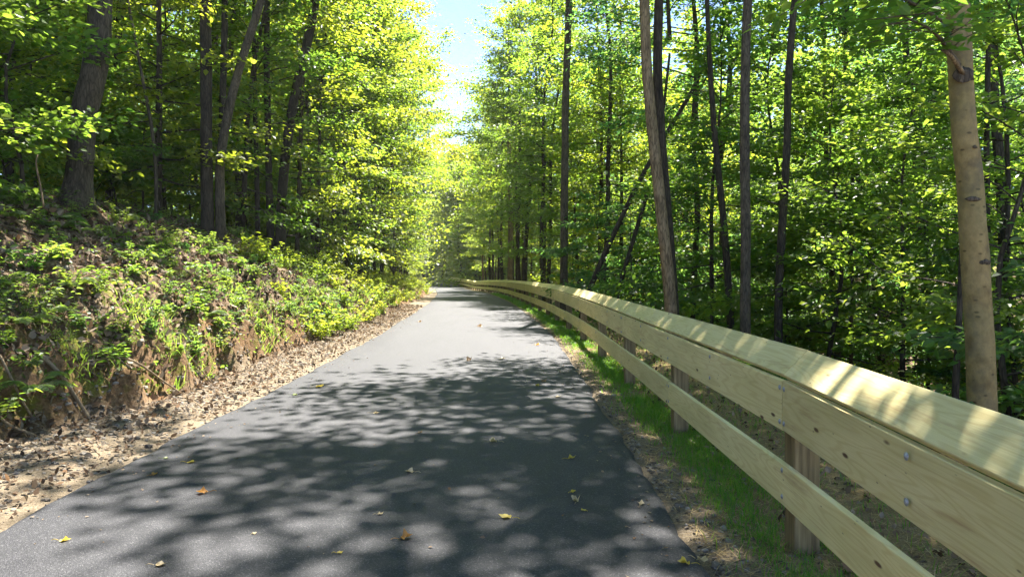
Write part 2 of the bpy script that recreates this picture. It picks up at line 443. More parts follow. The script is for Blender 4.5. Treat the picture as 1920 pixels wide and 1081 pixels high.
def board_material():
    """pressure-treated pine; UV is metres along and across the board"""
    m, nt, out = new_mat("treated_pine_board")
    uv = nd(nt, "ShaderNodeTexCoord").outputs["UV"]
    oi = nd(nt, "ShaderNodeObjectInfo")
    sp = nd(nt, "ShaderNodeSeparateXYZ"); nt.links.new(uv, sp.inputs[0])
    r10 = nd(nt, "ShaderNodeMath", operation='MULTIPLY'); nt.links.new(oi.outputs["Random"], r10.inputs[0]); r10.inputs[1].default_value = 37.0
    def vec(su, sv):
        a = nd(nt, "ShaderNodeMath", operation='MULTIPLY'); nt.links.new(sp.outputs[0], a.inputs[0]); a.inputs[1].default_value = su
        b = nd(nt, "ShaderNodeMath", operation='MULTIPLY'); nt.links.new(sp.outputs[1], b.inputs[0]); b.inputs[1].default_value = sv
        c = nd(nt, "ShaderNodeCombineXYZ"); nt.links.new(a.outputs[0], c.inputs[0]); nt.links.new(b.outputs[0], c.inputs[1]); nt.links.new(r10.outputs[0], c.inputs[2])
        return c.outputs[0]
    # cathedral grain: rings of a stretched noise field
    n1 = nd(nt, "ShaderNodeTexNoise", i_Scale=1.0, i_Detail=1.5, i_Roughness=0.45); nt.links.new(vec(0.75, 6.5), n1.inputs["Vector"])
    mu = nd(nt, "ShaderNodeMath", operation='MULTIPLY'); nt.links.new(n1.outputs["Fac"], mu.inputs[0]); mu.inputs[1].default_value = 85.0
    si = nd(nt, "ShaderNodeMath", operation='SINE'); nt.links.new(mu.outputs[0], si.inputs[0])
    g = ramp(nt, si.outputs[0], [(0.15, (0, 0, 0)), (0.95, (1, 1, 1))])
    n2 = nd(nt, "ShaderNodeTexNoise", i_Scale=1.0, i_Detail=4.0, i_Roughness=0.6); nt.links.new(vec(3.0, 160.0), n2.inputs["Vector"])
    n3 = nd(nt, "ShaderNodeTexNoise", i_Scale=1.0, i_Detail=3.0); nt.links.new(vec(1.4, 4.0), n3.inputs["Vector"])
    base = ramp(nt, n3.outputs["Fac"], [(0.30, (0.62, 0.540, 0.250)), (0.55, (0.71, 0.615, 0.300)), (0.75, (0.76, 0.665, 0.350))])
    lk = ramp(nt, g, [(0, (1, 1, 1)), (1, (0.80, 0.72, 0.60))])
    c = mixc(nt, 0.45, base, lk, 'MULTIPLY')
    fk = ramp(nt, n2.outputs["Fac"], [(0.3, (0.84, 0.82, 0.78)), (0.65, (1, 1, 1))])
    c = mixc(nt, 0.8, c, fk, 'MULTIPLY')
    # reddish heartwood stains
    n4 = nd(nt, "ShaderNodeTexNoise", i_Scale=1.0, i_Detail=5.0, i_Roughness=0.7); nt.links.new(vec(0.9, 9.0), n4.inputs["Vector"])
    st = ramp(nt, n4.outputs["Fac"], [(0.57, (0, 0, 0)), (0.76, (0.8, 0.8, 0.8))])
    c = mixc(nt, st, c, (0.34, 0.18, 0.085))
    # knots and small dark marks
    v = nd(nt, "ShaderNodeTexVoronoi", i_Scale=1.0); nt.links.new(vec(2.3, 6.0), v.inputs["Vector"])
    kn = ramp(nt, v.outputs["Distance"], [(0.055, (1, 1, 1)), (0.10, (0, 0, 0))])
    c = mixc(nt, kn, c, (0.105, 0.055, 0.028))
    v2 = nd(nt, "ShaderNodeTexVoronoi", i_Scale=1.0); nt.links.new(vec(5.0, 11.0), v2.inputs["Vector"])
    k2 = ramp(nt, v2.outputs["Distance"], [(0.03, (0.8, 0.8, 0.8)), (0.07, (0, 0, 0))])
    c = mixc(nt, k2, c, (0.16, 0.115, 0.07))
    hv = nd(nt, "ShaderNodeHueSaturation")
    vv = nd(nt, "ShaderNodeMapRange"); nt.links.new(oi.outputs["Random"], vv.inputs[0]); vv.inputs[3].default_value = 0.88; vv.inputs[4].default_value = 1.10
    nt.links.new(vv.outputs[0], hv.inputs["Value"]); nt.links.new(c, hv.inputs["Color"])
    b = nd(nt, "ShaderNodeBsdfPrincipled"); b.inputs["Roughness"].default_value = 0.65
    b.inputs["Specular IOR Level"].default_value = 0.3
    nt.links.new(hv.outputs[0], b.inputs["Base Color"])
    bp = nd(nt, "ShaderNodeBump"); bp.inputs["Strength"].default_value = 0.15; bp.inputs["Distance"].default_value = 0.004
    nt.links.new(n2.outputs["Fac"], bp.inputs["Height"]); nt.links.new(bp.outputs[0], b.inputs["Normal"])
    nt.links.new(b.outputs[0], out.inputs[0])
    return m
M_BOARD = board_material()

def post_material():
    m, nt, out = new_mat("post_timber")
    tc = nd(nt, "ShaderNodeTexCoord")
    mp = nd(nt, "ShaderNodeMapping"); mp.inputs["Scale"].default_value = (38, 38, 2.0); nt.links.new(tc.outputs["Object"], mp.inputs[0])
    n = nd(nt, "ShaderNodeTexNoise", i_Scale=1.0, i_Detail=4.0, i_Roughness=0.6); nt.links.new(mp.outputs[0], n.inputs["Vector"])
    c = ramp(nt, n.outputs["Fac"], [(0.3, (0.080, 0.054, 0.020)), (0.55, (0.18, 0.130, 0.055)), (0.75, (0.27, 0.205, 0.095))])
    b = nd(nt, "ShaderNodeBsdfPrincipled"); b.inputs["Roughness"].default_value = 0.75
    nt.links.new(c, b.inputs["Base Color"]); nt.links.new(b.outputs[0], out.inputs[0])
    return m
M_POST = post_material()

def metal_material():
    m, nt, out = new_mat("galvanised_bolt")
    tc = nd(nt, "ShaderNodeTexCoord")
    n = nd(nt, "ShaderNodeTexNoise", i_Scale=120.0, i_Detail=2.0); nt.links.new(tc.outputs["Object"], n.inputs["Vector"])
    c = ramp(nt, n.outputs["Fac"], [(0.3, (0.25, 0.26, 0.28)), (0.7, (0.45, 0.46, 0.48))])
    b = nd(nt, "ShaderNodeBsdfPrincipled"); b.inputs["Metallic"].default_value = 0.6; b.inputs["Roughness"].default_value = 0.5
    nt.links.new(c, b.inputs["Base Color"]); nt.links.new(b.outputs[0], out.inputs[0])
    return m
M_BOLT = metal_material()

# ------------------------------------------------------------------ ground and path
def build_ground():
    us = np.concatenate([-np.geomspace(120, 9.2, 34), np.arange(-9.0, -2.6, 0.065), np.arange(-2.6, 3.4, 0.10), np.arange(3.4, 12, 0.2), np.geomspace(12.2, 120, 34)])
    ys = np.concatenate([np.arange(-8, 1.5, 0.5), np.arange(1.5, 24, 0.085), np.arange(24, 60, 0.3), np.arange(60, 150, 1.5), np.arange(150, 320, 10)])
    U, Y = np.meshgrid(us, ys)
    X = U + path_x(Y)
    Z = ground(X, Y)
    ny, nx = U.shape
    idx = np.arange(nx * ny).reshape(ny, nx)
    q = np.stack([idx[:-1, :-1], idx[:-1, 1:], idx[1:, 1:], idx[1:, :-1]], -1).reshape(-1, 4)
    mb = MB(); mb.add(np.stack([X, Y, Z], -1).reshape(-1, 3), q)
    me = mb.mesh("ground", M_GROUND, smooth=True)
    s = toe_u(Y) - U
    n = fbm(X * 1.7, Y * 1.7, 77)
    soil = sstep(-0.1, 0.1, s) * (1 - sstep(0.25, 0.7, s + 0.9 * (n - 0.5))) * sstep(-2.3, -2.6, U)
    soil = np.maximum(soil, 0.75 * (U < 0) * sstep(0.60, 0.72, n) * sstep(4.0, 1.0, s) * sstep(-0.1, 0.2, s))
    moss = sstep(0.0, 0.1, s) * (1 - sstep(0.8, 1.5, s)) * (1 - sstep(11, 16, Y))
    gravel = np.where(U < 0, 1 - sstep(-0.25, 0.15, s + 0.5 * (n - 0.5)), 1 - sstep(2.35, 2.75, U + 0.4 * (n - 0.5)))
    straw = sstep(2.25, 2.6, U) * (1 - sstep(4.0, 5.5, U))
    for nm, a in (("soil", soil), ("moss", moss), ("gravel", gravel), ("straw", straw)):
        at = me.attributes.new(nm, 'FLOAT', 'POINT'); at.data.foreach_set("value", np.clip(a, 0, 1).astype(np.float32).ravel())
    tag(link("ground", me), kind="structure")

def build_path():
    ys = np.concatenate([np.arange(-6, 30, 0.10), np.arange(30, 175, 0.5)])
    jl = (fbm(ys * 1.3, 0.3, 51) - 0.5) * 0.13 + (vnoise(ys * 4.5, 1.7, 52) - 0.5) * 0.05
    jr = (fbm(ys * 1.1, 5.3, 53) - 0.5) * 0.13 + (vnoise(ys * 4.5, 8.7, 54) - 0.5) * 0.05
    prof = [(-2.16, -0.05, 1), (-2.10, 0.012, 1), (-2.05, 0.026, 1), (-1.4, 0.036, 0), (-0.7, 0.043, 0), (0, 0.045, 0), (0.7, 0.043, 0), (1.4, 0.036, 0), (2.02, 0.026, 2), (2.06, 0.012, 2), (2.11, -0.05, 2)]
    rows = []
    for u, dz, e in prof:
        off = jl if e == 1 else jr if e == 2 else 0 * ys
        rows.append(np.stack([path_x(ys) + u + off, ys, path_z(ys) + dz], -1))
    V = np.stack(rows, 1)
    ny, nx = V.shape[:2]
    idx = np.arange(nx * ny).reshape(ny, nx)
    q = np.stack([idx[:-1, :-1], idx[:-1, 1:], idx[1:, 1:], idx[1:, :-1]], -1).reshape(-1, 4)
    mb = MB(); mb.add(V.reshape(-1, 3), q)
    tag(link("path", mb.mesh("path", M_ASPHALT, smooth=True)), kind="structure")
build_ground()
build_path()

# ------------------------------------------------------------------ the timber fence
FU = 2.575                                 # front face of the rails, metres right of the path's middle
def fence_pt(Y, du=0.0, z=0.0):
    bow = 0.20 * (1 - float(sstep(1.2, 4.4, Y))) * (1.0 if z > 0.55 else 0.5)      # the near stretch drifts towards the path
    return np.array([path_x(Y) + FU - bow + du, Y, path_z(Y) + z])

def strip_board(y0, y1, prof, name, parent, step=0.5):
    """a board whose cross section is prof [(du, z)...] (4 corners, small bevel added) swept along the fence"""
    gap = 0.006
    ys = np.linspace(y0 + gap, y1 - gap, max(2, int(round((y1 - y0) / 3.05)) + 1))     # straight from post to post
    pr = np.array(prof, float); n = len(pr)
    bev = []
    for i in range(n):                     # chamfer each corner by 4 mm
        a, b, c = pr[i - 1], pr[i], pr[(i + 1) % n]
        bev.append(b + (a - b) / np.linalg.norm(a - b) * 0.004); bev.append(b + (c - b) / np.linalg.norm(c - b) * 0.004)
    bev = np.array(bev); m = len(bev)
    per = np.concatenate([[0], np.cumsum(np.linalg.norm(np.diff(np.vstack([bev, bev[:1]]), axis=0), axis=1))])
    ou, oz = random.uniform(-.003, .003), random.uniform(-.005, .005)
    o = fence_pt(y0)
    V, UVc = [], []
    for y in ys:
        for k in range(m):
            V.append(fence_pt(y, bev[k, 0] + ou, bev[k, 1] + oz) - o); UVc.append((y, per[k]))
    ny = len(ys)
    idx = np.arange(ny * m).reshape(ny, m)
    q = np.stack([idx[:-1], np.roll(idx[:-1], -1, 1), np.roll(idx[1:], -1, 1), idx[1:]], -1).reshape(-1, 4)
    tris = []
    for k in range(1, m - 1):
        tris.append([idx[0, 0], idx[0, k + 1], idx[0, k]]); tris.append([idx[-1, 0], idx[-1, k], idx[-1, k + 1]])
    mb = MB(); mb.add(V, q, tris, uv=UVc)
    return link(name, mb.mesh(name, M_BOARD, uv=True), parent, loc=tuple(o - np.array(parent.location)))

def bolt_mesh():
    mb = MB()
    r, h, ns, nr = 0.0112, 0.008, 12, 4
    V = [(0, 0, 0)]
    V = []
    for i in range(nr):
        a = i / nr * math.pi / 2
        for k in range(ns):
            t = 2 * math.pi * k / ns
            V.append((-h * math.sin(a), r * math.cos(a) * math.cos(t), r * math.cos(a) * math.sin(t)))
    V.append((-h, 0, 0))
    q, t3 = [], []
    for i in range(nr - 1):
        for k in range(ns):
            q.append((i * ns + k, i * ns + (k + 1) % ns, (i + 1) * ns + (k + 1) % ns, (i + 1) * ns + k))
    for k in range(ns): t3.append(((nr - 1) * ns + k, (nr - 1) * ns + (k + 1) % ns, nr * ns))
    # washer
    w0 = len(V)
    for rr, xx in ((0.0155, 0.0), (0.0155, -0.002), (0.010, -0.002)):
        for k in range(ns):
            a = 2 * math.pi * k / ns; V.append((xx, rr * math.cos(a), rr * math.sin(a)))
    for i in range(2):
        for k in range(ns):
            q.append((w0 + i * ns + k, w0 + i * ns + (k + 1) % ns, w0 + (i + 1) * ns + (k + 1) % ns, w0 + (i + 1) * ns + k))
    mb.add(V, q, t3)
    return mb.mesh("bolt", M_BOLT, smooth=True)

def build_fence():
    root = empty("wooden_fence", tuple(fence_pt(4.2)), "long pale timber fence with slanted cap along the right edge of the path", "fence")
    rl = np.array(root.location)
    P0, SP = 4.19, 3.05
    posts = [P0 + SP * k for k in range(-2, 40)]
    # posts: 15 cm square with a sloped top
    w = 0.145
    c = 0.006
    sq = [(0, c), (c, 0), (w - c, 0), (w, c), (w, w - c), (w - c, w), (c, w), (0, w - c)]
    V, q = [], []
    zs = [-0.35, 0.93]
    for z in zs:
        for (a, b) in sq: V.append((a, b - w / 2, z))
    for k in range(8): q.append((k, (k + 1) % 8, 8 + (k + 1) % 8, 8 + k))
    t3 = [(8, 8 + k, 8 + k + 1) for k in range(1, 7)]
    mb = MB(); mb.add(V, q, t3)
    pm = mb.mesh("post", M_POST)
    for k, y in enumerate(posts):
        b = fence_pt(y, 0.041, 0)
        link("post", pm, root, loc=tuple(b - rl), rot=(0, 0, random.uniform(-.03, .03)))
    bm_ = bolt_mesh()
    def bolts(board, y0, spots):
        o = fence_pt(y0)
        for (y, z) in spots:
            link("bolt", bm_, board, loc=tuple(fence_pt(y, -0.0005, z) - o), rot=(random.uniform(0, 6), 0, 0))
    end = posts[-1]
    up = [(0, 0.685), (0.038, 0.685), (0.038, 0.968), (0, 0.968)]
    lo = [(0, 0.268), (0.038, 0.268), (0.038, 0.500), (0, 0.500)]
    y = P0 - 2 * SP
    while y < end:
        y1 = min(y + 2 * SP, end)
        b = strip_board(y, y1, up, "upper_rail", root)
        if y < 26:
            sp = []
            for e in (y + 0.035, y1 - 0.035): sp += [(e, 0.925), (e, 0.73)]
            sp += [(y + SP * 0.5, 0.925), (y + SP * 0.5, 0.76), (y + SP * 1.5, 0.925), (y + SP * 1.5, 0.76), (y + SP, 0.925), (y + SP, 0.73)]
            bolts(b, y, [s for s in sp if s[0] > 1.2])
        y = y1
    y = P0 - 1 * SP
    while y < end:
        y1 = min(y + 2 * SP, end)
        b = strip_board(y, y1, lo, "lower_rail", root)
        if y < 26:
            sp = []
            for e in (y + 0.035, y1 - 0.035): sp += [(e, 0.46), (e, 0.31)]
            sp += [(y + SP, 0.46), (y + SP, 0.31)]
            bolts(b, y, [s for s in sp if s[0] > 1.2])
        y = y1
    # slanted cap planks
    th = math.radians(45)
    d = np.array([math.cos(th), math.sin(th)]); nrm = np.array([math.sin(th), -math.cos(th)])
    a = np.array([0.008, 0.999])
    cap = [a, a + nrm * 0.036, a + nrm * 0.036 + d * 0.200, a + d * 0.200]
    y = P0 - 2 * SP
    while y < end:
        y1 = min(y + SP, end)
        dz = 0.0
        strip_board(y, y1, [(p[0], p[1] + dz) for p in cap], "cap_plank", root)
        y = y1
    # sloped brackets that carry the cap, on every post
    V, q, t3 = [], [], []
    prof = [(0.042, 0.90), (0.16, 0.90), (0.16, 1.065), (0.042, 0.965)]
    for yy in (-0.045, 0.045):
        for (a_, z_) in prof: V.append((a_ - 0.041, yy, z_))
    q = [(0, 1, 2, 3), (4, 7, 6, 5), (0, 4, 5, 1), (1, 5, 6, 2), (2, 6, 7, 3), (3, 7, 4, 0)]
    mb = MB(); mb.add(V, q)
    km = mb.mesh("cap_bracket", M_POST)
    for k in range(0, len(posts) - 1):
        link("cap_bracket", km, root, loc=tuple(fence_pt(posts[k] + SP / 2, 0.041, 0) - rl))
build_fence()

# ------------------------------------------------------------------ plants: generators
def gen_crown(seed, H, R, nb, nsub, nleaf, size, trunk_r, mat, wide=0.35, el0=5, el1=60, flat=0.35, cluster=1.0, top=0.75):
    """limbs and leaves; origin at the crown's base, a leader goes on up the middle"""
    rs = np.random.default_rng(seed)
    wood = MB()
    lead = np.array([[0, 0, 0], [0.12 * rs.normal(), 0.12 * rs.normal(), H * .33], [0.2 * rs.normal(), 0.2 * rs.normal(), H * .66], [0.3 * rs.normal(), 0.3 * rs.normal(), H * .97]])
    L = curve(lead, 9)
    tube(wood, L, np.linspace(trunk_r, trunk_r * 0.12, 9), 7)
    tips = []                                     # (start, end) of leafy twigs
    for i in range(nb):
        t = (i + rs.random()) / nb
        z = H * (t ** 0.95) * 0.96
        k = z / H * 8; j = int(min(k, 7)); p0 = L[j] + (L[j + 1] - L[j]) * (k - j)
        prof = (0.55 + 0.45 * math.sin(math.pi * min(1, (t + wide) / (1 + wide)) )) * (1 - top * t ** (2.2 if top > .6 else 5))
        ln = R * prof * rs.uniform(0.65, 1.15)
        az = i * 2.39996 + rs.normal() * 0.35
        el = math.radians(el0 + (el1 - el0) * t + rs.normal() * 9)
        d = np.array([math.cos(az) * math.cos(el), math.sin(az) * math.cos(el), math.sin(el)])
        sag = rs.uniform(-0.05, 0.22)
        pts = [p0 + d * ln * s + np.array([0, 0, -sag * ln * s * s]) + rs.normal(size=3) * 0.05 * ln * s for s in (0, .33, .66, 1.0)]
        C = curve(pts, 7)
        r0 = trunk_r * (1 - 0.85 * t) * 0.26 + 0.007
        tube(wood, C, np.linspace(r0, 0.006, 7), 5)
        tips.append((C[3], C[6]))
        for s in range(nsub):
            f = rs.uniform(0.22, 0.98)
            k2 = f * 6; j2 = int(min(k2, 5)); q0 = C[j2] + (C[j2 + 1] - C[j2]) * (k2 - j2)
            a2 = az + rs.choice([-1, 1]) * rs.uniform(0.35, 1.25)
            e2 = el * 0.5 + rs.normal() * 0.22
            l2 = ln * rs.uniform(0.22, 0.48) * (1.15 - 0.5 * f)
            d2 = np.array([math.cos(a2) * math.cos(e2), math.sin(a2) * math.cos(e2), math.sin(e2)])
            q1 = q0 + d2 * l2 - np.array([0, 0, 0.08 * l2])
            tube(wood, [q0, (q0 + q1) / 2 + rs.normal(size=3) * 0.03 * l2, q1], [r0 * 0.4, r0 * 0.25, 0.004], 3)
            tips.append((q0, q1))
    tips = np.array(tips)
    w = np.linalg.norm(tips[:, 1] - tips[:, 0], axis=1) * rs.uniform(0.3, 1.7, len(tips)); w /= w.sum()
    c = rs.choice(len(tips), nleaf, p=w)
    f = rs.uniform(0.05, 1.08, nleaf)
    a, b = tips[c, 0], tips[c, 1]
    P = a + (b - a) * f[:, None]
    tl = np.linalg.norm(b - a, axis=1)
    sp = (0.10 + 0.16 * tl) * cluster
    P = P + rs.normal(size=(nleaf, 3)) * np.stack([sp, sp, sp * flat], 1)
    out = norm(b - a)
    D = out + rs.normal(size=(nleaf, 3)) * np.array([0.8, 0.8, 0.25]); D[:, 2] -= 0.15
    N = np.array([0, 0, 1.0]) + rs.normal(size=(nleaf, 3)) * 0.42
    sz = size * rs.uniform(0.6, 1.25, nleaf)
    leaves = MB()
    tb = rs.random(len(tips))
    leaf_cards(leaves, P, D, N, sz, sz * rs.uniform(0.55, 0.8, nleaf), 0.12, np.clip(0.5 * tb[c] + 0.5 * rs.random(nleaf), 0, 1))
    return wood.mesh("limb", M_BARK_FAR if mat != M_TWIG else M_TWIG, smooth=True), leaves.mesh("crown", mat, tint=True)

def gen_herb(seed, h, n_stem, leaves_per, size, mat, spread=0.25):
    """a low leafy plant: several leaning stems with paired leaves"""
    rs = np.random.default_rng(seed)
    stem, lf = MB(), MB()
    for s in range(n_stem):
        az = rs.uniform(0, 6.28); lean = rs.uniform(0.1, 0.9)
        hh = h * rs.uniform(0.55, 1.1)
        d = np.array([math.cos(az) * lean, math.sin(az) * lean, 1.0]); d /= np.linalg.norm(d)
        p0 = np.array([rs.normal() * spread * .2, rs.normal() * spread * .2, -0.03])
        pts = [p0, p0 + d * hh * .5, p0 + d * hh + np.array([d[0], d[1], 0]) * hh * .25 - np.array([0, 0, hh * .08])]
        C = curve(pts, 7)
        tube(stem, C, np.linspace(0.005, 0.002, 7), 4)
        n = leaves_per
        f = np.sort(rs.uniform(0.18, 1.0, n)); k = f * 6; j = np.minimum(k.astype(int), 5)
        P = C[j] + (C[j + 1] - C[j]) * (k - j)[:, None]
        a = np.arange(n) * 2.4 + rs.normal(size=n) * .4
        D = np.stack([np.cos(a), np.sin(a), rs.normal(size=n) * .25 + 0.15], -1)
        N = np.array([0, 0, 1.0]) + rs.normal(size=(n, 3)) * 0.3
        sz = size * rs.uniform(0.6, 1.2, n)
        leaf_cards(lf, P, D, N, sz, sz * rs.uniform(0.4, 0.6, n), 0.10, rs.random(n), droop=0.25)
    return stem.mesh("stem", M_TWIG), lf.mesh("foliage", mat, tint=True)

def gen_fern(seed, L=0.6, nf=9, mat=None):
    rs = np.random.default_rng(seed)
    stem, lf = MB(), MB()
    for k in range(nf):
        az = k * 6.283 / nf + rs.normal() * .3
        ln = L * rs.uniform(0.65, 1.15); up = rs.uniform(0.7, 1.25)
        s = np.linspace(0, 1, 12)
        hor = ln * (s * 0.9); ver = ln * (up * s - 0.85 * up * s ** 2.2)
        R = np.stack([np.cos(az) * hor, np.sin(az) * hor, ver], -1)
        tube(stem, R, np.linspace(0.004, 0.0012, 12), 4)
        n = 22
        f = np.linspace(0.14, 1.0, n); kk = f * 11; j = np.minimum(kk.astype(int), 10)
        P = R[j] + (R[j + 1] - R[j]) * (kk - j)[:, None]
        T = norm(R[j + 1] - R[j])
        side = norm(np.cross(T, np.array([0, 0, 1.0])))
        up_ = np.cross(side, T)
        lw = ln * 0.24 * np.sin(np.pi * np.clip(f * 0.86 + 0.13, 0, 1)) ** 0.8 + 0.004
        for sg in (-1, 1):
            D = side * sg + T * 0.35 - up_ * 0.12 + rs.normal(size=(n, 3)) * .05
            leaf_cards(lf, P, D, up_ + rs.normal(size=(n, 3)) * .12, lw, ln * 0.042, 0.08, rs.random(n) * .5 + .25 * rs.random() + .1, droop=0.2)
    return stem.mesh("stem", M_TWIG), lf.mesh("frond", mat or M_FERN, tint=True)

CANOPY = [gen_crown(100 + i, 10.0, 4.6, 32, 6, 5600, 0.17, 0.12, M_LEAF, el0=0, el1=60) for i in range(3)]
MIDTREE = [gen_crown(200 + i, 7.5, 3.0, 34, 6, 8000, 0.13, 0.06, M_LEAF, el0=-4, el1=50, flat=0.28) for i in range(3)]
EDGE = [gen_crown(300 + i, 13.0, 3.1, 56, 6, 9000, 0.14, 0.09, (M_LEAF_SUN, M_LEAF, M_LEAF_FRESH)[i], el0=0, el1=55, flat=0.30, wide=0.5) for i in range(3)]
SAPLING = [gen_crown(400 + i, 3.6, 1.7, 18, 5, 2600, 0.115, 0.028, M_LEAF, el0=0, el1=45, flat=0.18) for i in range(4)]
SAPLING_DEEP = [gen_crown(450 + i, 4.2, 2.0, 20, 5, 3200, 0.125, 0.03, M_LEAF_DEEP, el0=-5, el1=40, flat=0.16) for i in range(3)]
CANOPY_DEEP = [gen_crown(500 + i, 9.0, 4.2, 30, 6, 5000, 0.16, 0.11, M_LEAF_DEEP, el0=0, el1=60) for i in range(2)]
CANOPY_FRESH = [gen_crown(530 + i, 11.0, 4.5, 40, 6, 8500, 0.17, 0.10, (M_LEAF_SUN, M_LEAF_FRESH)[i], el0=0, el1=60, wide=.6) for i in range(2)]
FARTREE = [gen_crown(600 + i, 14.0, 6.3, 60, 5, 10000, 0.36, 0.15, (M_LEAF, M_LEAF_SUN, M_LEAF_SUN)[i], el0=8, el1=70, wide=0.9, flat=0.9, cluster=1.5, top=0.45) for i in range(3)]
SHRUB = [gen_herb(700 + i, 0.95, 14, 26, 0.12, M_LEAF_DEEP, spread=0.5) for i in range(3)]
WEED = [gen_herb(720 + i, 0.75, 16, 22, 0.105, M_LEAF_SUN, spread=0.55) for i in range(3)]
HERB = [gen_herb(740, 0.38, 9, 11, 0.10, M_FERN, spread=0.3), gen_herb(741, 0.55, 5, 16, 0.085, M_LEAF_FRESH, spread=0.2), gen_herb(742, 0.26, 12, 9, 0.09, M_LEAF, spread=0.45),
        gen_herb(743, 0.45, 7, 22, 0.055, M_FERN, spread=0.35), gen_herb(744, 0.30, 7, 9, 0.11, M_LEAF_DEEP, spread=0.25), gen_herb(745, 0.40, 14, 12, 0.07, M_FERN, spread=0.5)]
FERN = [gen_fern(760 + i) for i in range(4)]

# ------------------------------------------------------------------ trees
HERO = []                                         # (x px, depth) of trunks that must stay visible

def trunk_obj(root, pts, rad, mat, sides=12, flare=1.0, jitter=0.10):
    o = np.array(root.location)
    pts = np.asarray(pts, float)
    n = max(14, int(np.linalg.norm(pts[-1] - pts[0]) / 0.35))
    C = curve(pts, n); s = np.linspace(0, 1, n)
    r = np.interp(s, np.linspace(0, 1, len(rad)), rad)
    if flare > 1: r = r * (1 + (flare - 1) * np.exp(-np.linalg.norm(C - C[0], axis=1) / 0.35))
    C = C + np.stack([fbm(s * n * .18, 0 * s + .5, int(abs(o[0]) * 91)) - .5, fbm(s * n * .18, 0 * s + 3.5, int(abs(o[1]) * 57)) - .5, 0 * s], -1) * (r[:, None] * 0.55) * np.minimum(1, s * 8)[:, None]
    mb = MB(); tube(mb, C - o, r, sides, jitter, int(abs(o[0]) * 131 + o[1] * 17))
    return link("trunk", mb.mesh("trunk", mat, smooth=True), root)

def hero_tree(pl, d, w0, w1, height, mat, label, crown=None, cscale=1.0, flare=1.25, crown_at=None, cat="tree", name="forest_tree", off=(0, 0), group=None):
    """pl: pixel polyline of the trunk from its lowest visible point up; w0,w1 pixel widths there and at the frame's top"""
    if pl[0][0] < 600 and pl[0][1] > 340:          # stands on the left bank: step along the sight line until it meets the ground
        while d < 34:
            b = px(*pl[0], d)
            if g1(b[0], d) >= b[2] - 0.05: break
            d += 0.15
    P = [px(x, y, d) for (x, y) in pl]
    base = P[0].copy(); dirn = (P[0] - P[1]) / max(0.2, P[1][2] - P[0][2])
    zt = g1(base[0], d)
    drop = max(0.0, base[2] - zt)
    b = base + dirn * drop * 0.6; b[2] = g1(b[0], d) - 0.12
    pts = ([b] if drop > 0.15 else []) + P
    if drop <= 0.15: pts[0][2] = zt - 0.12
    top = P[-1]; up = (P[-1] - P[-2]); up = up / np.linalg.norm(up)
    zb = b[2] if drop > .15 else pts[0][2]
    ext = max(0, height - (top[2] - zb))
    if ext > 0.2:
        upn = up * 0.7 + np.array([0, 0, 0.3]); upn /= np.linalg.norm(upn)
        pts = pts + [top + upn * ext * 0.5, top + upn * ext * 0.5 + (upn * .6 + np.array([0, 0, .4])) * ext * 0.5]
    r0 = 0.84 * w0 / 2 / F_PX * d; r1 = 0.84 * w1 / 2 / F_PX * d
    nvis = len(pts) - (2 if ext > .2 else 0)
    rad = list(np.linspace(r0 * 1.04, r1, nvis)) + ([r1 * 0.8, r1 * 0.6] if ext > .2 else [])
    root = empty(name, (float(pts[0][0]), float(pts[0][1]), float(zb)), label, cat, group)
    trunk_obj(root, pts, rad, mat, flare=flare)
    if crown:
        wood, leaf = crown
        c = pts[-1] - np.array(root.location) + np.array([off[0], off[1], 0.4])
        rz = random.uniform(0, 6.28)
        if off[0] or off[1]:                      # added leader for a crown moved aside out of view to steer its shade
            mbl = MB(); e = pts[-1] - np.array(root.location)
            tube(mbl, curve([e - np.array([0, 0, .3]), e + (c - e) * .45 + np.array([0, 0, -.05]), c], 8), np.linspace(r1 * .6, r1 * .45, 8), 8)
            link("limb", mbl.mesh("limb", mat, smooth=True), root)
        link("limb", wood, root, loc=tuple(c), rot=(0, 0, rz), scale=cscale)
        link("crown", leaf, root, loc=tuple(c), rot=(0, 0, rz), scale=cscale)
    HERO.append((np.mean([p[0] for p in pl]), d, min(p[0] for p in pl), max(p[0] for p in pl)))
    return root

C, CD, ED, MT = CANOPY, CANOPY_DEEP, EDGE, MIDTREE
# left of the path
hero_tree([(143, 385), (158, 230), (178, 90), (188, 0)], 9.5, 54, 50, 9.5, M_BARK_GREY, "large grey-brown tree trunk with flared base high on the left bank", C[0], 1.1, flare=1.5, off=(2.3, 2.0))  # out-of-view crown swung over the path side to shade the near bank
hero_tree([(92, 350), (96, 180), (100, 0)], 14, 44, 40, 10, M_BARK_DARK, "dark thick trunk in shade left of the large flared tree", C[1], 1.0, off=(2.6, 1.0))  # crown above the view, offset to dapple the bank farther on
hero_tree([(415, 448), (412, 330), (424, 230), (455, 110), (490, 0)], 11.5, 21, 17, 8.5, M_BARK_GREY, "slender tan trunk bending to the right on the left bank", MT[1], 0.7)
hero_tree([(388, 300), (386, 120), (384, 0)], 18, 26, 24, 10, M_BARK_DARK, "dark upright trunk seen behind the slender bending tan tree", CD[1], 0.9)
hero_tree([(416, 200), (420, 90), (422, 0)], 20, 15, 14, 10, M_BARK_DARK, "narrow dark trunk just right of another dark trunk behind the bending tree", C[2], .8)
hero_tree([(524, 470), (532, 330), (548, 200), (578, 70), (592, 0)], 13, 22, 19, 9, M_BARK_DARK, "dark slanting trunk leaning right beside the sunlit foliage on the left", MT[2], 0.8)
hero_tree([(508, 462), (503, 300), (500, 120), (501, 0)], 14, 16, 12, 9, M_BARK_DARK, "thin dark straight trunk immediately left of the dark slanting trunk", MT[0], 0.6)
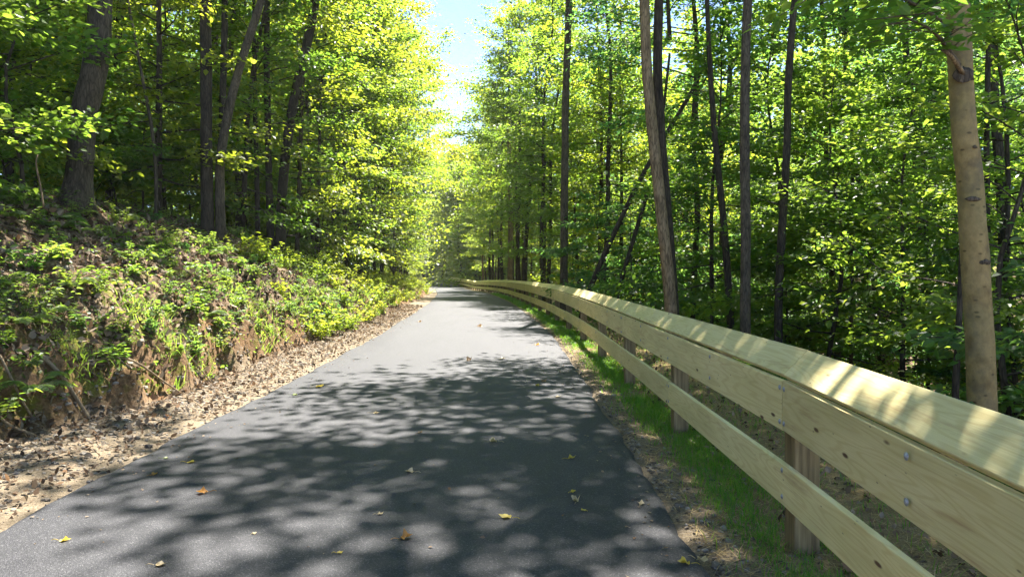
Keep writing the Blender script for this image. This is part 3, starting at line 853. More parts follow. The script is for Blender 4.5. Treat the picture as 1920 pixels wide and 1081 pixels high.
hero_tree([(484, 455), (481, 300), (478, 190), (476, 60)], 15, 11, 9, 8, M_BARK_DARK, "very thin dark trunk of the close pair on the left bank", MT[1], 0.55)
hero_tree([(587, 470), (582, 330), (574, 180)], 15, 10, 7, 7, M_BARK_GREY, "thin pole-like trunk among bright leaves right of the slanting trunk", MT[2], 0.6)
hero_tree([(294, 410), (290, 280), (268, 150), (243, 20)], 10, 8, 6, 7.0, M_BARK_GREY, "thin young stem leaning left between the large flared tree and the bending tree", SAPLING[0], 1.2)
hero_tree([(372, 360), (352, 250), (340, 120), (346, 0)], 13, 9, 7, 8, M_BARK_DARK, "thin dark crooked stem left of the bending tan tree", SAPLING[2], 1.2)
# right of the fence
hero_tree([(1843, 790), (1828, 480), (1812, 260), (1796, 0)], 6.6, 60, 50, 9.0, M_BARK_SMOOTH, "smooth beige trunk with dark scars close behind the fence on the right", C[0], 1.0, flare=1.1)
hero_tree([(1260, 600), (1246, 440), (1226, 270), (1213, 130), (1208, 0)], 15, 28, 22, 10, M_BARK_TAN, "pale tan trunk in front of its dark twin just behind the fence", C[1], 1.05)
hero_tree([(1264, 600), (1254, 440), (1240, 270), (1232, 130), (1236, 0)], 15.5, 24, 20, 10, M_BARK_DARK, "dark twin trunk pressed against the right side of the pale tan trunk", C[2], 0.85)
hero_tree([(1398, 610), (1398, 400), (1397, 200), (1403, 0)], 14.5, 23, 20, 10, M_BARK_GREY, "straight grey trunk standing between two thinner trunks behind the fence", C[0], 0.95)
hero_tree([(1369, 600), (1358, 440), (1346, 310), (1338, 220)], 17, 17, 13, 10, M_BARK_DARK, "dark thin trunk leaning left of the straight grey trunk", CD[0], 0.85)
hero_tree([(1460, 620), (1464, 460), (1474, 300), (1478, 160), (1490, 0)], 15.5, 18, 15, 10, M_BARK_DARK, "dark crooked trunk right of the straight grey trunk", CD[1], 0.85)
hero_tree([(1058, 545), (1058, 380), (1060, 200), (1066, 0)], 27, 19, 15, 14, M_BARK_GREY, "straight slim trunk rising behind the fence where it begins to bend", MT[2], 0.8, off=(2.2, 1.5))  # crown above the view, shifted aside so sun reaches the path
hero_tree([(1103, 548), (1150, 440), (1213, 312), (1300, 165)], 22, 13, 9, 9.5, M_BARK_DARK, "long bare trunk leaning steeply to the right behind the fence", C[1], 0.7)
hero_tree([(1156, 560), (1190, 440), (1216, 350)], 21, 11, 9, 8, M_BARK_DARK, "shorter leaning trunk parallel to the long leaning one", CD[0], 0.6)
hero_tree([(957, 528), (957, 400), (953, 230)], 56, 13, 9, 12, M_BARK_TAN, "slim pale trunk behind the far part of the fence", C[0], 1.0)
hero_tree([(984, 528), (989, 400), (1002, 250)], 52, 12, 8, 11, M_BARK_DARK, "slim dark trunk right of the slim pale trunk by the far fence", C[1], 1.0)
hero_tree([(1790, 760), (1796, 640), (1803, 500)], 8.5, 16, 12, 5.5, M_BARK_DARK, "short dark stem in front of the shrubs left of the smooth beige trunk", SAPLING_DEEP[0], 0.9)
hero_tree([(1565, 570), (1558, 480), (1552, 360)], 24, 15, 12, 11, M_BARK_DARK, "dark trunk standing on the sunlit patch across the ravine", CD[1], 0.8)
hero_tree([(1640, 530), (1624, 420), (1608, 330)], 24, 14, 11, 11, M_BARK_DARK, "slanting dark trunk right of the sunlit patch across the ravine", CD[0], 0.8)
hero_tree([(1735, 500), (1722, 340), (1705, 180)], 26, 22, 18, 12, M_BARK_DARK, "thick shaded trunk deep in the right wood", CD[1], 0.9)
hero_tree([(1852, 420), (1850, 260), (1852, 130)], 14, 13, 11, 10, M_BARK_DARK, "dark trunk half hidden behind the smooth beige trunk", CD[0], 0.8)
hero_tree([(1885, 520), (1880, 400), (1872, 300)], 18, 26, 22, 11, M_BARK_DARK, "thick dark trunk at the right edge behind the smooth beige trunk", CD[1], 0.9)
hero_tree([(830, 528), (830, 495), (829, 440)], 140, 7, 5, 10, M_BARK_DARK, "dark post-like trunk where the path disappears to the left", FARTREE[0], .6)
hero_tree([(866, 522), (860, 470), (858, 420)], 118, 7, 5, 9, M_BARK_DARK, "dark trunk at the far end of the fence", FARTREE[1], .8)
hero_tree([(906, 527), (905, 480), (913, 430), (935, 370)], 85, 5, 3, 9, M_BARK_TAN, "thin forked pale trunk leaning right by the fence's far bend", FARTREE[2], .7)

# low limbs of the beige tree that hang into the top of the picture
def leafy_limb(root, a, b, n, size, mat, r=0.02, sag=0.1):
    rs = np.random.default_rng(int(abs(a[0] * 100 + b[2] * 77)))
    o = np.array(root.location); a, b = np.asarray(a), np.asarray(b)
    mid = (a + b) / 2 + np.array([0, 0, sag])
    Cc = curve([a, mid, b], 9)
    mb = MB(); tube(mb, Cc - o, np.linspace(r, 0.005, 9), 6)
    lf = MB()
    for k in range(2, 9):
        for s in (-1, 1):
            t = norm(Cc[min(k + 1, 8)] - Cc[k - 1]); sd_ = norm(np.cross(t, [0, 0, 1.0])) * s
            e = Cc[k] + (sd_ * 0.8 + t * 0.6 + rs.normal(size=3) * .15) * np.linalg.norm(b - a) * 0.30
            tube(mb, [Cc[k] - o, (Cc[k] + e) / 2 - o + rs.normal(size=3) * .02, e - o], [0.006, 0.004, 0.002], 4)
            m = n // 14
            f = rs.uniform(0.1, 1.1, m)[:, None]
            P = Cc[k] + (e - Cc[k]) * f + rs.normal(size=(m, 3)) * np.array([.09, .09, .03])
            D = (e - Cc[k]) / np.linalg.norm(e - Cc[k]) + rs.normal(size=(m, 3)) * np.array([.8, .8, .2])
            sz = size * rs.uniform(.6, 1.2, m)
            leaf_cards(lf, P - o, D, np.array([0, 0, 1.0]) + rs.normal(size=(m, 3)) * .35, sz, sz * .7, .1, rs.random(m))
    link("limb", mb.mesh("limb", M_TWIG, smooth=True), root)
    link("foliage", lf.mesh("foliage", mat, tint=True), root)
beige = [o for o in bpy.data.objects if o.get("label", "").startswith("smooth beige")][0]
leafy_limb(beige, px(1805, 130, 6.6), px(1690, 30, 5.6), 240, 0.11, M_LEAF, 0.022)
leafy_limb(beige, px(1800, 60, 6.6), px(1560, -30, 5.8), 300, 0.11, M_LEAF, 0.022)

def branch_scar(root, xp, yp, wpx, hpx, d, stub=None):
    o = np.array(root.location); c = px(xp, yp, d)
    mb = MB(); rs = np.random.default_rng(int(xp + yp))
    w, h = wpx / F_PX * d, hpx / F_PX * d
    n, m = 7, 14
    V, q = [], []
    for i in range(n):
        a = i / (n - 1) * math.pi
        for k in range(m):
            t = 2 * math.pi * k / m
            r = 1 + rs.normal() * .13
            V.append(c - o + np.array([w / 2 * math.sin(a) * math.cos(t) * r, 0.013 * math.sin(a) * math.sin(t) - .0, -h / 2 * math.cos(a) * r - 0.15 * h * (math.cos(t) ** 2)]))
    for i in range(n - 1):
        for k in range(m): q.append((i * m + k, i * m + (k + 1) % m, (i + 1) * m + (k + 1) % m, (i + 1) * m + k))
    mb.add(V, q)
    link("branch_scar", mb.mesh("branch_scar", M_BARK_GREY, smooth=True), root)
    if stub:
        mb = MB(); tube(mb, curve([c - o, px(stub[0], stub[1], d - .15) - o, px(stub[2], stub[3], d - .2) - o], 8), np.linspace(.022, .013, 8), 7, .2, 3)
        link("broken_branch", mb.mesh("broken_branch", M_BARK_TAN, smooth=True), root)
rb = 0.84 * 27 / F_PX * 6.6
branch_scar(beige, 1806, 138, 40, 26, 6.6 - rb, (1785, 108, 1768, 94))
branch_scar(beige, 1828, 275, 9, 6, 6.6 - rb * .97)
branch_scar(beige, 1824, 372, 30, 8, 6.6 - rb * 1.0)
branch_scar(beige, 1848, 490, 22, 9, 6.6 - rb * .9)

TRUNKS = {}
def shared_trunk(kind, h, r):
    key = (kind, h)
    if key not in TRUNKS:
        rs = np.random.default_rng(len(TRUNKS) + 900)
        pts = np.array([[0, 0, -0.2], [rs.normal() * .04 * h * .3, rs.normal() * .04 * h * .3, h * .35], [rs.normal() * .05 * h * .3, rs.normal() * .05 * h * .3, h * .7], [0, 0, h]])
        n = 14; Cc = curve(pts, n)
        mb = MB(); tube(mb, Cc, np.linspace(r * 1.15, r * 0.75, n), 8, 0.12, len(TRUNKS))
        TRUNKS[key] = mb.mesh("trunk", M_BARK_FAR, smooth=True)
    return TRUNKS[key]

PLACED = []
def plain_tree(x, y, kind, crown, h, r, scale, label, group, lean=0.0, name="forest_tree", cat="tree"):
    z = g1(x, y)
    root = empty(name, (x, y, z), label, cat, group)
    root.rotation_euler = (random.uniform(-lean, lean), random.uniform(-lean, lean), random.uniform(0, 6.28))
    root.scale = (scale,) * 3
    if h > 0: link("trunk", shared_trunk(kind, h, r), root)
    link("limb", crown[0], root, loc=(0, 0, h))
    link("crown", crown[1], root, loc=(0, 0, h))
    PLACED.append((x, y))
    return root

def free(x, y, dmin):
    return all((x - a) ** 2 + (y - b) ** 2 > dmin * dmin for a, b in PLACED)

def hides_hero(x, y, r):
    if y < 3: return False
    for (_, d, x0, x1) in HERO:
        if y < d - 0.5:
            sx = CX + x / y * F_PX
            if x0 - r / y * F_PX * .75 < sx < x1 + r / y * F_PX * .75 and d < 30: return True
    return False

def scatter(n, u0, u1, y0, y1, dmin, fn, seed, hero_r=0.0, tries=60):
    rs = random.Random(seed)
    pts = []
    for _ in range(n):
        for _t in range(tries):
            y = rs.uniform(y0, y1); x = path_x(y) + rs.uniform(u0, u1)
            if not free(x, y, dmin): continue
            if hero_r and hides_hero(x, y, hero_r): continue
            PLACED.append((x, y)); pts.append((x, y)); break
    pts.sort(key=lambda p: p[1])
    for i, p in enumerate(pts): fn(i, p[0], p[1], rs)
    return pts

def ordlab(i, first, shared, n=20):
    return first % ORD[i] if i < n else shared

for hx in HERO: PLACED.append(((hx[0] - CX) / F_PX * hx[1], hx[1]))

# sunlit edge trees leaning over the left side of the path
for i, (y, u) in enumerate([(19, -7.6), (22.5, -6.6), (26, -5.8), (30, -5.2), (34, -4.6), (38, -4.7), (42, -4.3), (47, -4.4), (52, -4.2), (58, -4.5), (65, -4.5), (73, -4.7), (82, -4.8), (92, -5.0), (103, -5.4)]):
    plain_tree(path_x(y) + u - (0.35 if y < 28 else 1.1), y, "edge", EDGE[(0, 2)[i % 2]], 0.8, 0.10, random.uniform(0.85, 1.2),
               "bright yellow-green tree leafy to the ground on the path's left edge, %s from the camera" % ORD[i], "sunlit trees along the left edge of the path", lean=0.05)
for i, (y, u) in enumerate([(26, -8.2), (31, -7.2), (35.5, -6.4), (39.5, -5.9), (44, -5.2), (49, -4.9), (54, -4.7), (60, -4.7), (67, -4.9), (76, -5.2)]):
    plain_tree(path_x(y) + u, y, "tall", CANOPY_FRESH[i % 2], 8.0, 0.11, random.uniform(1.0, 1.2),
               "tall slim tree rising behind the sunlit left edge trees, %s from the camera" % ORD[i], "tall trees behind the left edge", lean=0.03)
for i, (y, u) in enumerate([(31, 5.6), (36, 6.6), (41, 4.1), (47, 4.9), (54, 3.8), (62, 4.2), (71, 3.9), (81, 4.2)]):
    plain_tree(path_x(y) + u, y, "tallr", EDGE[(2, 0, 2, 1)[i % 4]], 6.0, 0.11, random.uniform(1.0, 1.2),
               "tall slim leafy tree close behind the far fence, %s from the camera" % ORD[i], "tall trees close behind the far fence", lean=0.03)
for i, (xp, d, h, sc, pr) in enumerate([(1330, 19, 2.2, 1.0, 0), (1545, 17, 1.6, 1.0, 2), (1690, 15, 1.2, .95, 0), (1890, 10.5, 1.4, .9, 1), (1455, 21, 3.0, 1.1, 2), (1740, 19, 3.4, 1.1, 1), (1600, 22, 4.2, 1.1, 0), (1905, 14, 3.6, 1.0, 2)]):
    plain_tree((xp - CX) / F_PX * d, d, "young", MIDTREE[pr], h, 0.05, sc,
               ("young broadleaf tree with layered sprays in the right wood, %s from the left" % ORD[sorted([1330, 1545, 1690, 1890, 1455, 1740, 1600, 1905]).index(xp)]), "young broadleaf trees in the right wood", lean=0.06)
for i, (y, u) in enumerate([(52, 3.9), (63, 3.5), (74, 3.4)]):
    plain_tree(path_x(y) + u, y, "tallr", CANOPY_FRESH[i % 2], 8.0, 0.11, random.uniform(1.0, 1.15),
               "tall airy tree spreading its crown over the far path, %s from the camera" % ORD[i], "tall airy trees over the far path", lean=0.03)
# right edge trees beyond the fence, farther on
for i, (y, u) in enumerate([(33, 6.8), (38, 5.6), (45, 5.0), (52, 5.4), (59, 4.6), (67, 4.9), (76, 4.8), (86, 5.0), (97, 5.0), (110, 5.5), (124, 6)]):
    plain_tree(path_x(y) + u, y, "mid", (EDGE[0], MIDTREE[1], EDGE[2], MIDTREE[0])[i % 4], 3.2, 0.10, random.uniform(1.0, 1.35),
               "bright green tree overhanging the far fence from the right, %s from the camera" % ORD[i], "trees overhanging the far fence", lean=0.05)

G = "woodland trees on the left hill"
scatter(16, -15, -7, 8, 60, 2.6, lambda i, x, y, r: plain_tree(x, y, "can", CANOPY[i % 3], 7.0, 0.10, r.uniform(.85, 1.2),
        ordlab(i, "tall slim tree in the woods above the left bank, %s from the camera", ""), G, .05), 11, 1.0)
scatter(34, -46, -14, 8, 90, 3.5, lambda i, x, y, r: plain_tree(x, y, "far", (CANOPY if i % 3 else CANOPY_DEEP)[i % (3 if i % 3 else 2)], 4.5, 0.11, r.uniform(.9, 1.35),
        "tall dark trunked tree deep in the wood on the left hill", "deep wood trees on the left hill", .05), 12)
G = "woodland trees beyond the fence"
scatter(10, 5, 15, 9, 75, 2.8, lambda i, x, y, r: plain_tree(x, y, "can", (CANOPY if i % 2 else CANOPY_DEEP)[i % 2], 7.0, 0.09, r.uniform(.85, 1.15),
        ordlab(i, "tall slim tree in the ravine beyond the fence, %s from the camera", ""), G, .05), 13, 1.0)
scatter(40, 18, 52, 10, 100, 3.6, lambda i, x, y, r: plain_tree(x, y, "far", (CANOPY_DEEP if i % 3 else CANOPY)[i % 2], 4.5, 0.09, r.uniform(.9, 1.35),
        "tall dark trunked tree deep in the wood across the ravine", "deep wood trees across the ravine", .05), 14)
# far trees ahead
scatter(28, -40, 60, 125, 200, 7.0, lambda i, x, y, r: plain_tree(x, y, "vfar", FARTREE[i % 3], 1.2, 0.2, r.uniform(.9, 1.25),
        "distant hazy green tree beyond the end of the path", "distant trees beyond the end of the path", .04) if not (-0.105 < x / y < -0.035) else None, 15)
# trees beyond the bend, lower, closing the view under the sky gap
for i, (xp, d, s) in enumerate([(795, 140, 1.6), (812, 165, 1.9), (845, 158, 1.6), (872, 140, 1.45), (893, 122, 1.5), (918, 112, 1.5), (945, 125, 1.6), (860, 185, 2.0), (900, 150, 1.8), (830, 190, 2.0)]):
    plain_tree((xp - CX) / F_PX * d, d, "vfar", FARTREE[i % 3], 1.2, 0.2, s,
               "distant hazy green tree beyond the end of the path", "distant trees beyond the end of the path", .04)

# broad leafy trees, foliage from the ground up
scatter(20, 6, 18, 20, 80, 2.4, lambda i, x, y, r: plain_tree(x, y, "edge2", EDGE[i % 3], 0.8, 0.10, r.uniform(.85, 1.25),
        ordlab(i, "broad yellow-green tree lit from behind in the right wood, %s from the camera", ""), "broad lit trees in the right wood", .06), 16, 1.2)
scatter(16, -16, -7.5, 14, 70, 2.6, lambda i, x, y, r: plain_tree(x, y, "edge2", EDGE[i % 3], 0.8, 0.10, r.uniform(.85, 1.25),
        ordlab(i, "broad yellow-green tree lit from behind on the left hill, %s from the camera", ""), "broad lit trees on the left hill", .06), 17, 1.2)
# understory saplings
scatter(20, -9.5, -5.4, 8.0, 30, 1.0, lambda i, x, y, r: plain_tree(x, y, "sap", SAPLING[i % 4], 0.5, 0.03, r.uniform(.75, 1.25),
        ordlab(i, "leafy sapling with flat sprays on the left bank crest, %s from the camera", "small leafy sapling far along the crest of the left bank"), "saplings on the crest of the left bank", .12, "sapling", "sapling"), 21, 1.1)
scatter(30, -22, -8.5, 8.0, 45, 1.6, lambda i, x, y, r: plain_tree(x, y, "mid2", MIDTREE[i % 3], 1.4, 0.06, r.uniform(.7, 1.1),
        "half grown leafy tree in the understory on the left hill", "half grown trees on the left hill", .08), 22, 0.6)
scatter(48, 4.6, 14, 6.5, 34, 1.0, lambda i, x, y, r: plain_tree(x, y, "sapd", (SAPLING_DEEP if i % 3 else SAPLING)[i % 3], 0.6, 0.03, r.uniform(.7, 1.2),
        ordlab(i, "deep green sapling in the ravine behind the fence, %s from the camera", "small deep green sapling far down the ravine"), "saplings in the ravine", .12, "sapling", "sapling"), 23, 0.7)
scatter(40, 9, 30, 9, 60, 1.8, lambda i, x, y, r: plain_tree(x, y, "mid2", MIDTREE[i % 3], 1.4, 0.06, r.uniform(.7, 1.15),
        "half grown leafy tree on the slope across the ravine", "half grown trees across the ravine", .08), 24, 0.6)

# ------------------------------------------------------------------ low plants
def small_plant(x, y, proto, scale, label, cat, name, group, part):
    root = empty(name, (x, y, g1(x, y) - 0.01), label, cat, group)
    root.rotation_euler = (0, 0, random.uniform(0, 6.28)); root.scale = (scale,) * 3
    link("stem", proto[0], root); link(part, proto[1], root)
    return root
SAVE = list(PLACED)
def low(n, u0, u1, y0, y1, dmin, seed, fn):
    PLACED.clear(); return scatter(n, u0, u1, y0, y1, dmin, fn, seed)
low(64, -7.2, -3.6, 5.6, 22, 0.36, 31, lambda i, x, y, r: small_plant(x, y, FERN[i % 4], r.uniform(.35, .85),
    ordlab(i, "arching green fern on the left bank, %s fern from the camera", "arching fern far up the sunlit left bank"), "fern", "fern", "ferns on the left bank", "frond"))
low(210, -7.4, -3.5, 5.2, 23, 0.20, 32, lambda i, x, y, r: small_plant(x, y, HERB[r.randrange(6)], r.uniform(.5, 1.25),
    ordlab(i, "low leafy plant on the left bank, %s herb from the camera", "low leafy plant growing through dead leaves on the left bank"), "plant", "leafy_plant", "low plants on the left bank", "foliage"))
low(70, -4.55, -3.35, 5.4, 20, 0.20, 36, lambda i, x, y, r: small_plant(x, y, HERB[r.randrange(6)], r.uniform(.5, 1.0),
    ordlab(i, "leafy plant overhanging the earth cut beside the path, %s along the cut", "leafy plant overhanging the far earth cut beside the path"), "plant", "leafy_plant", "plants on the lip of the cut", "foliage") if x - path_x(y) < toe_u(y) - .1 else None)
low(95, -5.4, -3.0, 16, 66, 0.42, 33, lambda i, x, y, r: small_plant(x, y, WEED[i % 3], r.uniform(.7, 1.25),
    ordlab(i, "sunlit yellow-green weed clump by the left path edge, %s from the camera", "sunlit weed clump far along the left path edge"), "weed", "weed_clump", "weed clumps along the left path edge", "foliage"))
low(110, 3.7, 15, 4.5, 30, 0.5, 34, lambda i, x, y, r: small_plant(x, y, SHRUB[i % 3], r.uniform(.7, 1.4),
    ordlab(i, "deep green leafy shrub in the ravine behind the fence, %s from the camera", "deep green leafy shrub far down the ravine"), "shrub", "shrub", "shrubs in the ravine", "foliage"))
low(26, -7, 8, 92, 150, 1.5, 35, lambda i, x, y, r: small_plant(x, y, WEED[i % 3], r.uniform(2.0, 3.4),
    "bright scrub bush by the far bend of the path", "bush", "bush", "scrub bushes by the far bend", "foliage") if abs(x - path_x(y)) > 3.2 else None)
PLACED.extend(SAVE)

# ------------------------------------------------------------------ things nobody could count
def stuff_leaves(name, mat, n, ufun, y_pow, y0, y1, size, curl, seed, cols=(0, 1), steep=(0.9, 2.4)):
    rs = np.random.default_rng(seed)
    Y = y0 + (y1 - y0) * rs.random(n) ** y_pow
    U = ufun(rs, Y, n); X = path_x(Y) + U
    e = 0.06
    flat = np.abs(ground(X + e, Y) - ground(X - e, Y)) / (2 * e) < rs.uniform(steep[0], steep[1], n)   # few leaves cling to the steep cut
    Y, U, X = Y[flat], U[flat], X[flat]; n = len(Y)
    Z = ground(X, Y) + rs.uniform(0.002, 0.022, n)
    gx = (ground(X + e, Y) - ground(X - e, Y)) / (2 * e); gx = np.clip(gx, -2.5, 2.5)
    N = np.stack([-gx, 0 * gx, 1 + 0 * gx], -1); N = norm(N) + rs.normal(size=(n, 3)) * 0.38
    D = rs.normal(size=(n, 3))
    sz = size * rs.uniform(.5, 1.35, n) * (1 + Y / 60)
    mb = MB()
    leaf_cards(mb, np.stack([X, Y, Z], -1), D, N, sz, sz * rs.uniform(.45, .8, n), rs.uniform(-.1, curl, n), cols[0] + (cols[1] - cols[0]) * rs.random(n), droop=0.05)
    o = link(name, mb.mesh(name, mat, tint=True)); tag(o, kind="stuff"); return o
def u_verge(rs, Y, n):
    t = toe_u(Y); return -2.12 + (t + 2.0) * (rs.random(n) ** 0.75)
def u_bank(rs, Y, n):
    return toe_u(Y) - 4.6 * rs.random(n) ** 1.2
tag(stuff_leaves("leaf_litter", M_LITTER, 8000, u_verge, 1.6, 2.5, 34, 0.052, 0.35, 61), "brown and tan dead leaves strewn along the left verge", "leaf litter")
tag(stuff_leaves("leaf_litter", M_LITTER, 24000, u_bank, 1.5, 4.0, 30, 0.085, 0.35, 62), "dead leaves covering the left bank between the plants", "leaf litter")
tag(stuff_leaves("leaf_litter", M_LITTER, 8000, lambda rs, Y, n: rs.uniform(2.7, 7.0, n), 1.5, 2.0, 24, 0.05, 0.35, 63), "dead leaves scattered on the ground behind the fence", "leaf litter")
tag(stuff_leaves("ground_cover", M_LEAF, 30000, lambda rs, Y, n: np.where(fbm(Y * 1.1, 6 * rs.random(n), 97) + .25 * rs.random(n) > .5, toe_u(Y) - 0.12 - 6 * rs.random(n) ** 1.5, -40 + 0 * Y), 1.3, 5.0, 34, 0.05, 0.1, 64, steep=(1.5, 5)), "tiny green seedlings spread over the left bank", "ground cover")
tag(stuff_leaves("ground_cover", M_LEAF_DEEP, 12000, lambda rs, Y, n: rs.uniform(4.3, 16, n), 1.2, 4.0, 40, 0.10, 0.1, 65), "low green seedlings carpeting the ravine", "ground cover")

def path_bits(n, seed):
    rs = np.random.default_rng(seed)
    Y = 2.5 + 30 * rs.random(n) ** 1.5
    side = rs.random(n)
    U = np.where(side < .45, -2.03 + np.abs(rs.normal(size=n)) * .22, np.where(side < .75, 2.0 - np.abs(rs.normal(size=n)) * .16, rs.uniform(-2, 2, n)))
    X = path_x(Y) + U; Z = path_z(Y) + 0.047 - 0.0048 * U ** 2
    N = np.array([0, 0, 1.0]) + rs.normal(size=(n, 3)) * .3
    sz = rs.uniform(.010, .034, n)
    mb = MB(); leaf_cards(mb, np.stack([X, Y, Z + sz * .12], -1), rs.normal(size=(n, 3)) * np.array([1, 1, .1]), N, sz, sz * .7, .2, .45 + .55 * rs.random(n), droop=.05)
    return tag(link("leaf_litter", mb.mesh("leaf_litter", M_LITTER, tint=True)), "small scraps of dead leaf gathered along the asphalt edges", "leaf litter", kind="stuff")
path_bits(750, 66)

def stuff_blades(name, mat, n, ufun, y_pow, y0, y1, h, w, lie, seed):
    rs = np.random.default_rng(seed)
    Y = y0 + (y1 - y0) * rs.random(n) ** y_pow
    U = ufun(rs, Y, n); keep = np.isfinite(U); Y = Y[keep]; U = U[keep]; n = len(Y)
    X = path_x(Y) + U; Z = ground(X, Y)
    a = rs.uniform(0, 6.283, n); l = rs.uniform(lie[0], lie[1], n)
    D = norm(np.stack([np.cos(a) * l, np.sin(a) * l, np.ones(n) * (1.0 if lie[1] < 3 else 0.12)], -1))
    S = np.stack([-np.sin(a), np.cos(a), 0 * a], -1)
    hh = (h * rs.uniform(.45, 1.25, n) * (1 + Y / 90))[:, None]; ww = (w * (1 + Y / 12))[:, None]
    P = np.stack([X, Y, Z + (0 if lie[1] < 3 else 0.012)], -1)
    mid = P + D * hh * .55
    tip = P + D * hh + np.stack([np.cos(a), np.sin(a), -0.3 + 0 * a], -1) * hh * .22
    V = np.stack([P - S * ww / 2, P + S * ww / 2, mid + S * ww * .35, mid - S * ww * .35, tip], 1)
    k = np.arange(n)[:, None] * 5
    mb = MB(); mb.add(V.reshape(-1, 3), k + np.array([[0, 1, 2, 3]]), k + np.array([[3, 2, 4]]), tint=np.repeat(rs.random(n), 5))
    return tag(link(name, mb.mesh(name, mat, tint=True)), kind="stuff")
def u_grass(rs, Y, n):
    c = 2.62 - 0.10 * sstep(10, 20, Y)
    U = c + rs.normal(size=n) * 0.15
    dens = fbm(U * 3.0, Y * 1.6, 88)
    return np.where((dens > 0.36 + 0.3 * rs.random(n) - 0.12) & (U > 2.14), U, np.nan)
tag(stuff_blades("grass", M_GRASS, 60000, u_grass, 1.7, 2.2, 60, 0.075, 0.0042, (0.15, 1.1), 71), "strip of fresh green grass under the fence", "grass")
tag(stuff_blades("grass", M_GRASS, 5000, lambda rs, Y, n: rs.uniform(2.75, 4.5, n), 1.5, 3, 30, 0.09, 0.0045, (0.2, 1.2), 72), "sparse grass blades in the straw behind the fence", "grass")
tag(stuff_blades("grass", M_FERN, 9000, lambda rs, Y, n: toe_u(Y) - 0.1 - 0.9 * rs.random(n) ** 1.4 + np.where(fbm(Y * .8, 0 * Y, 93) > .5, 0, np.nan), 1.3, 5.5, 28, 0.20, 0.006, (0.3, 1.5), 74), "thin tufts of grass hanging over the cut of the left bank", "grass")
tag(stuff_blades("straw", M_STRAW, 30000, lambda rs, Y, n: 2.12 + 2.6 * rs.random(n), 1.6, 2.0, 26, 0.13, 0.0030, (3.5, 9), 73), "dry yellow straw mulch lying under and behind the fence", "straw")

tag(stuff_blades("twig_litter", M_LITTER, 900, lambda rs, Y, n: u_verge(rs, Y, n), 1.6, 2.6, 26, 0.16, 0.006, (3.5, 9), 75), "thin broken twigs strewn over the left verge", "twigs")
tag(stuff_blades("twig_litter", M_LITTER, 1500, lambda rs, Y, n: toe_u(Y) - 4.5 * rs.random(n), 1.4, 4.6, 26, 0.28, 0.009, (3.5, 9), 76), "thin broken twigs strewn over the left bank", "twigs")
def stuff_stones(name, n, ufun, y_pow, y0, y1, size, seed):
    rs = np.random.default_rng(seed)
    Y = y0 + (y1 - y0) * rs.random(n) ** y_pow
    X = path_x(Y) + ufun(rs, Y, n); Z = ground(X, Y)
    t = (1 + 5 ** .5) / 2
    ico = norm(np.array([(-1, t, 0), (1, t, 0), (-1, -t, 0), (1, -t, 0), (0, -1, t), (0, 1, t), (0, -1, -t), (0, 1, -t), (t, 0, -1), (t, 0, 1), (-t, 0, -1), (-t, 0, 1)], float))
    F = np.array([(0, 11, 5), (0, 5, 1), (0, 1, 7), (0, 7, 10), (0, 10, 11), (1, 5, 9), (5, 11, 4), (11, 10, 2), (10, 7, 6), (7, 1, 8), (3, 9, 4), (3, 4, 2), (3, 2, 6), (3, 6, 8), (3, 8, 9), (4, 9, 5), (2, 4, 11), (6, 2, 10), (8, 6, 7), (9, 8, 1)])
    sz = size * np.exp(rs.normal(size=n) * .45)
    a = rs.uniform(0, 6.28, n)
    loc = ico[None] * (1 + rs.normal(size=(n, 12, 1)) * .16) * np.stack([sz, sz * rs.uniform(.6, 1, n), sz * rs.uniform(.35, .7, n)], -1)[:, None, :]
    c, s = np.cos(a)[:, None], np.sin(a)[:, None]
    V = np.stack([loc[..., 0] * c - loc[..., 1] * s + X[:, None], loc[..., 0] * s + loc[..., 1] * c + Y[:, None], loc[..., 2] + Z[:, None] + 0.1 * sz[:, None]], -1)
    mb = MB(); mb.add(V.reshape(-1, 3), None, (np.arange(n)[:, None, None] * 12 + F[None]).reshape(-1, 3), tint=np.repeat(rs.random(n), 12))
    return tag(link(name, mb.mesh(name, M_STONE, tint=True)), kind="stuff")
tag(stuff_stones("gravel", 12000, u_verge, 1.7, 2.5, 28, 0.013, 81), "small loose stones on the left verge", "gravel")
tag(stuff_stones("gravel", 1600, lambda rs, Y, n: toe_u(Y) - 2.0 * rs.random(n) ** 1.5, 1.4, 4.5, 24, 0.022, 83), "stones washed out of the left bank", "gravel")
tag(stuff_stones("gravel", 4500, lambda rs, Y, n: 2.1 + np.abs(rs.normal(size=n)) * 0.22, 1.7, 2.0, 26, 0.010, 82), "small loose stones between the asphalt and the grass strip", "gravel")

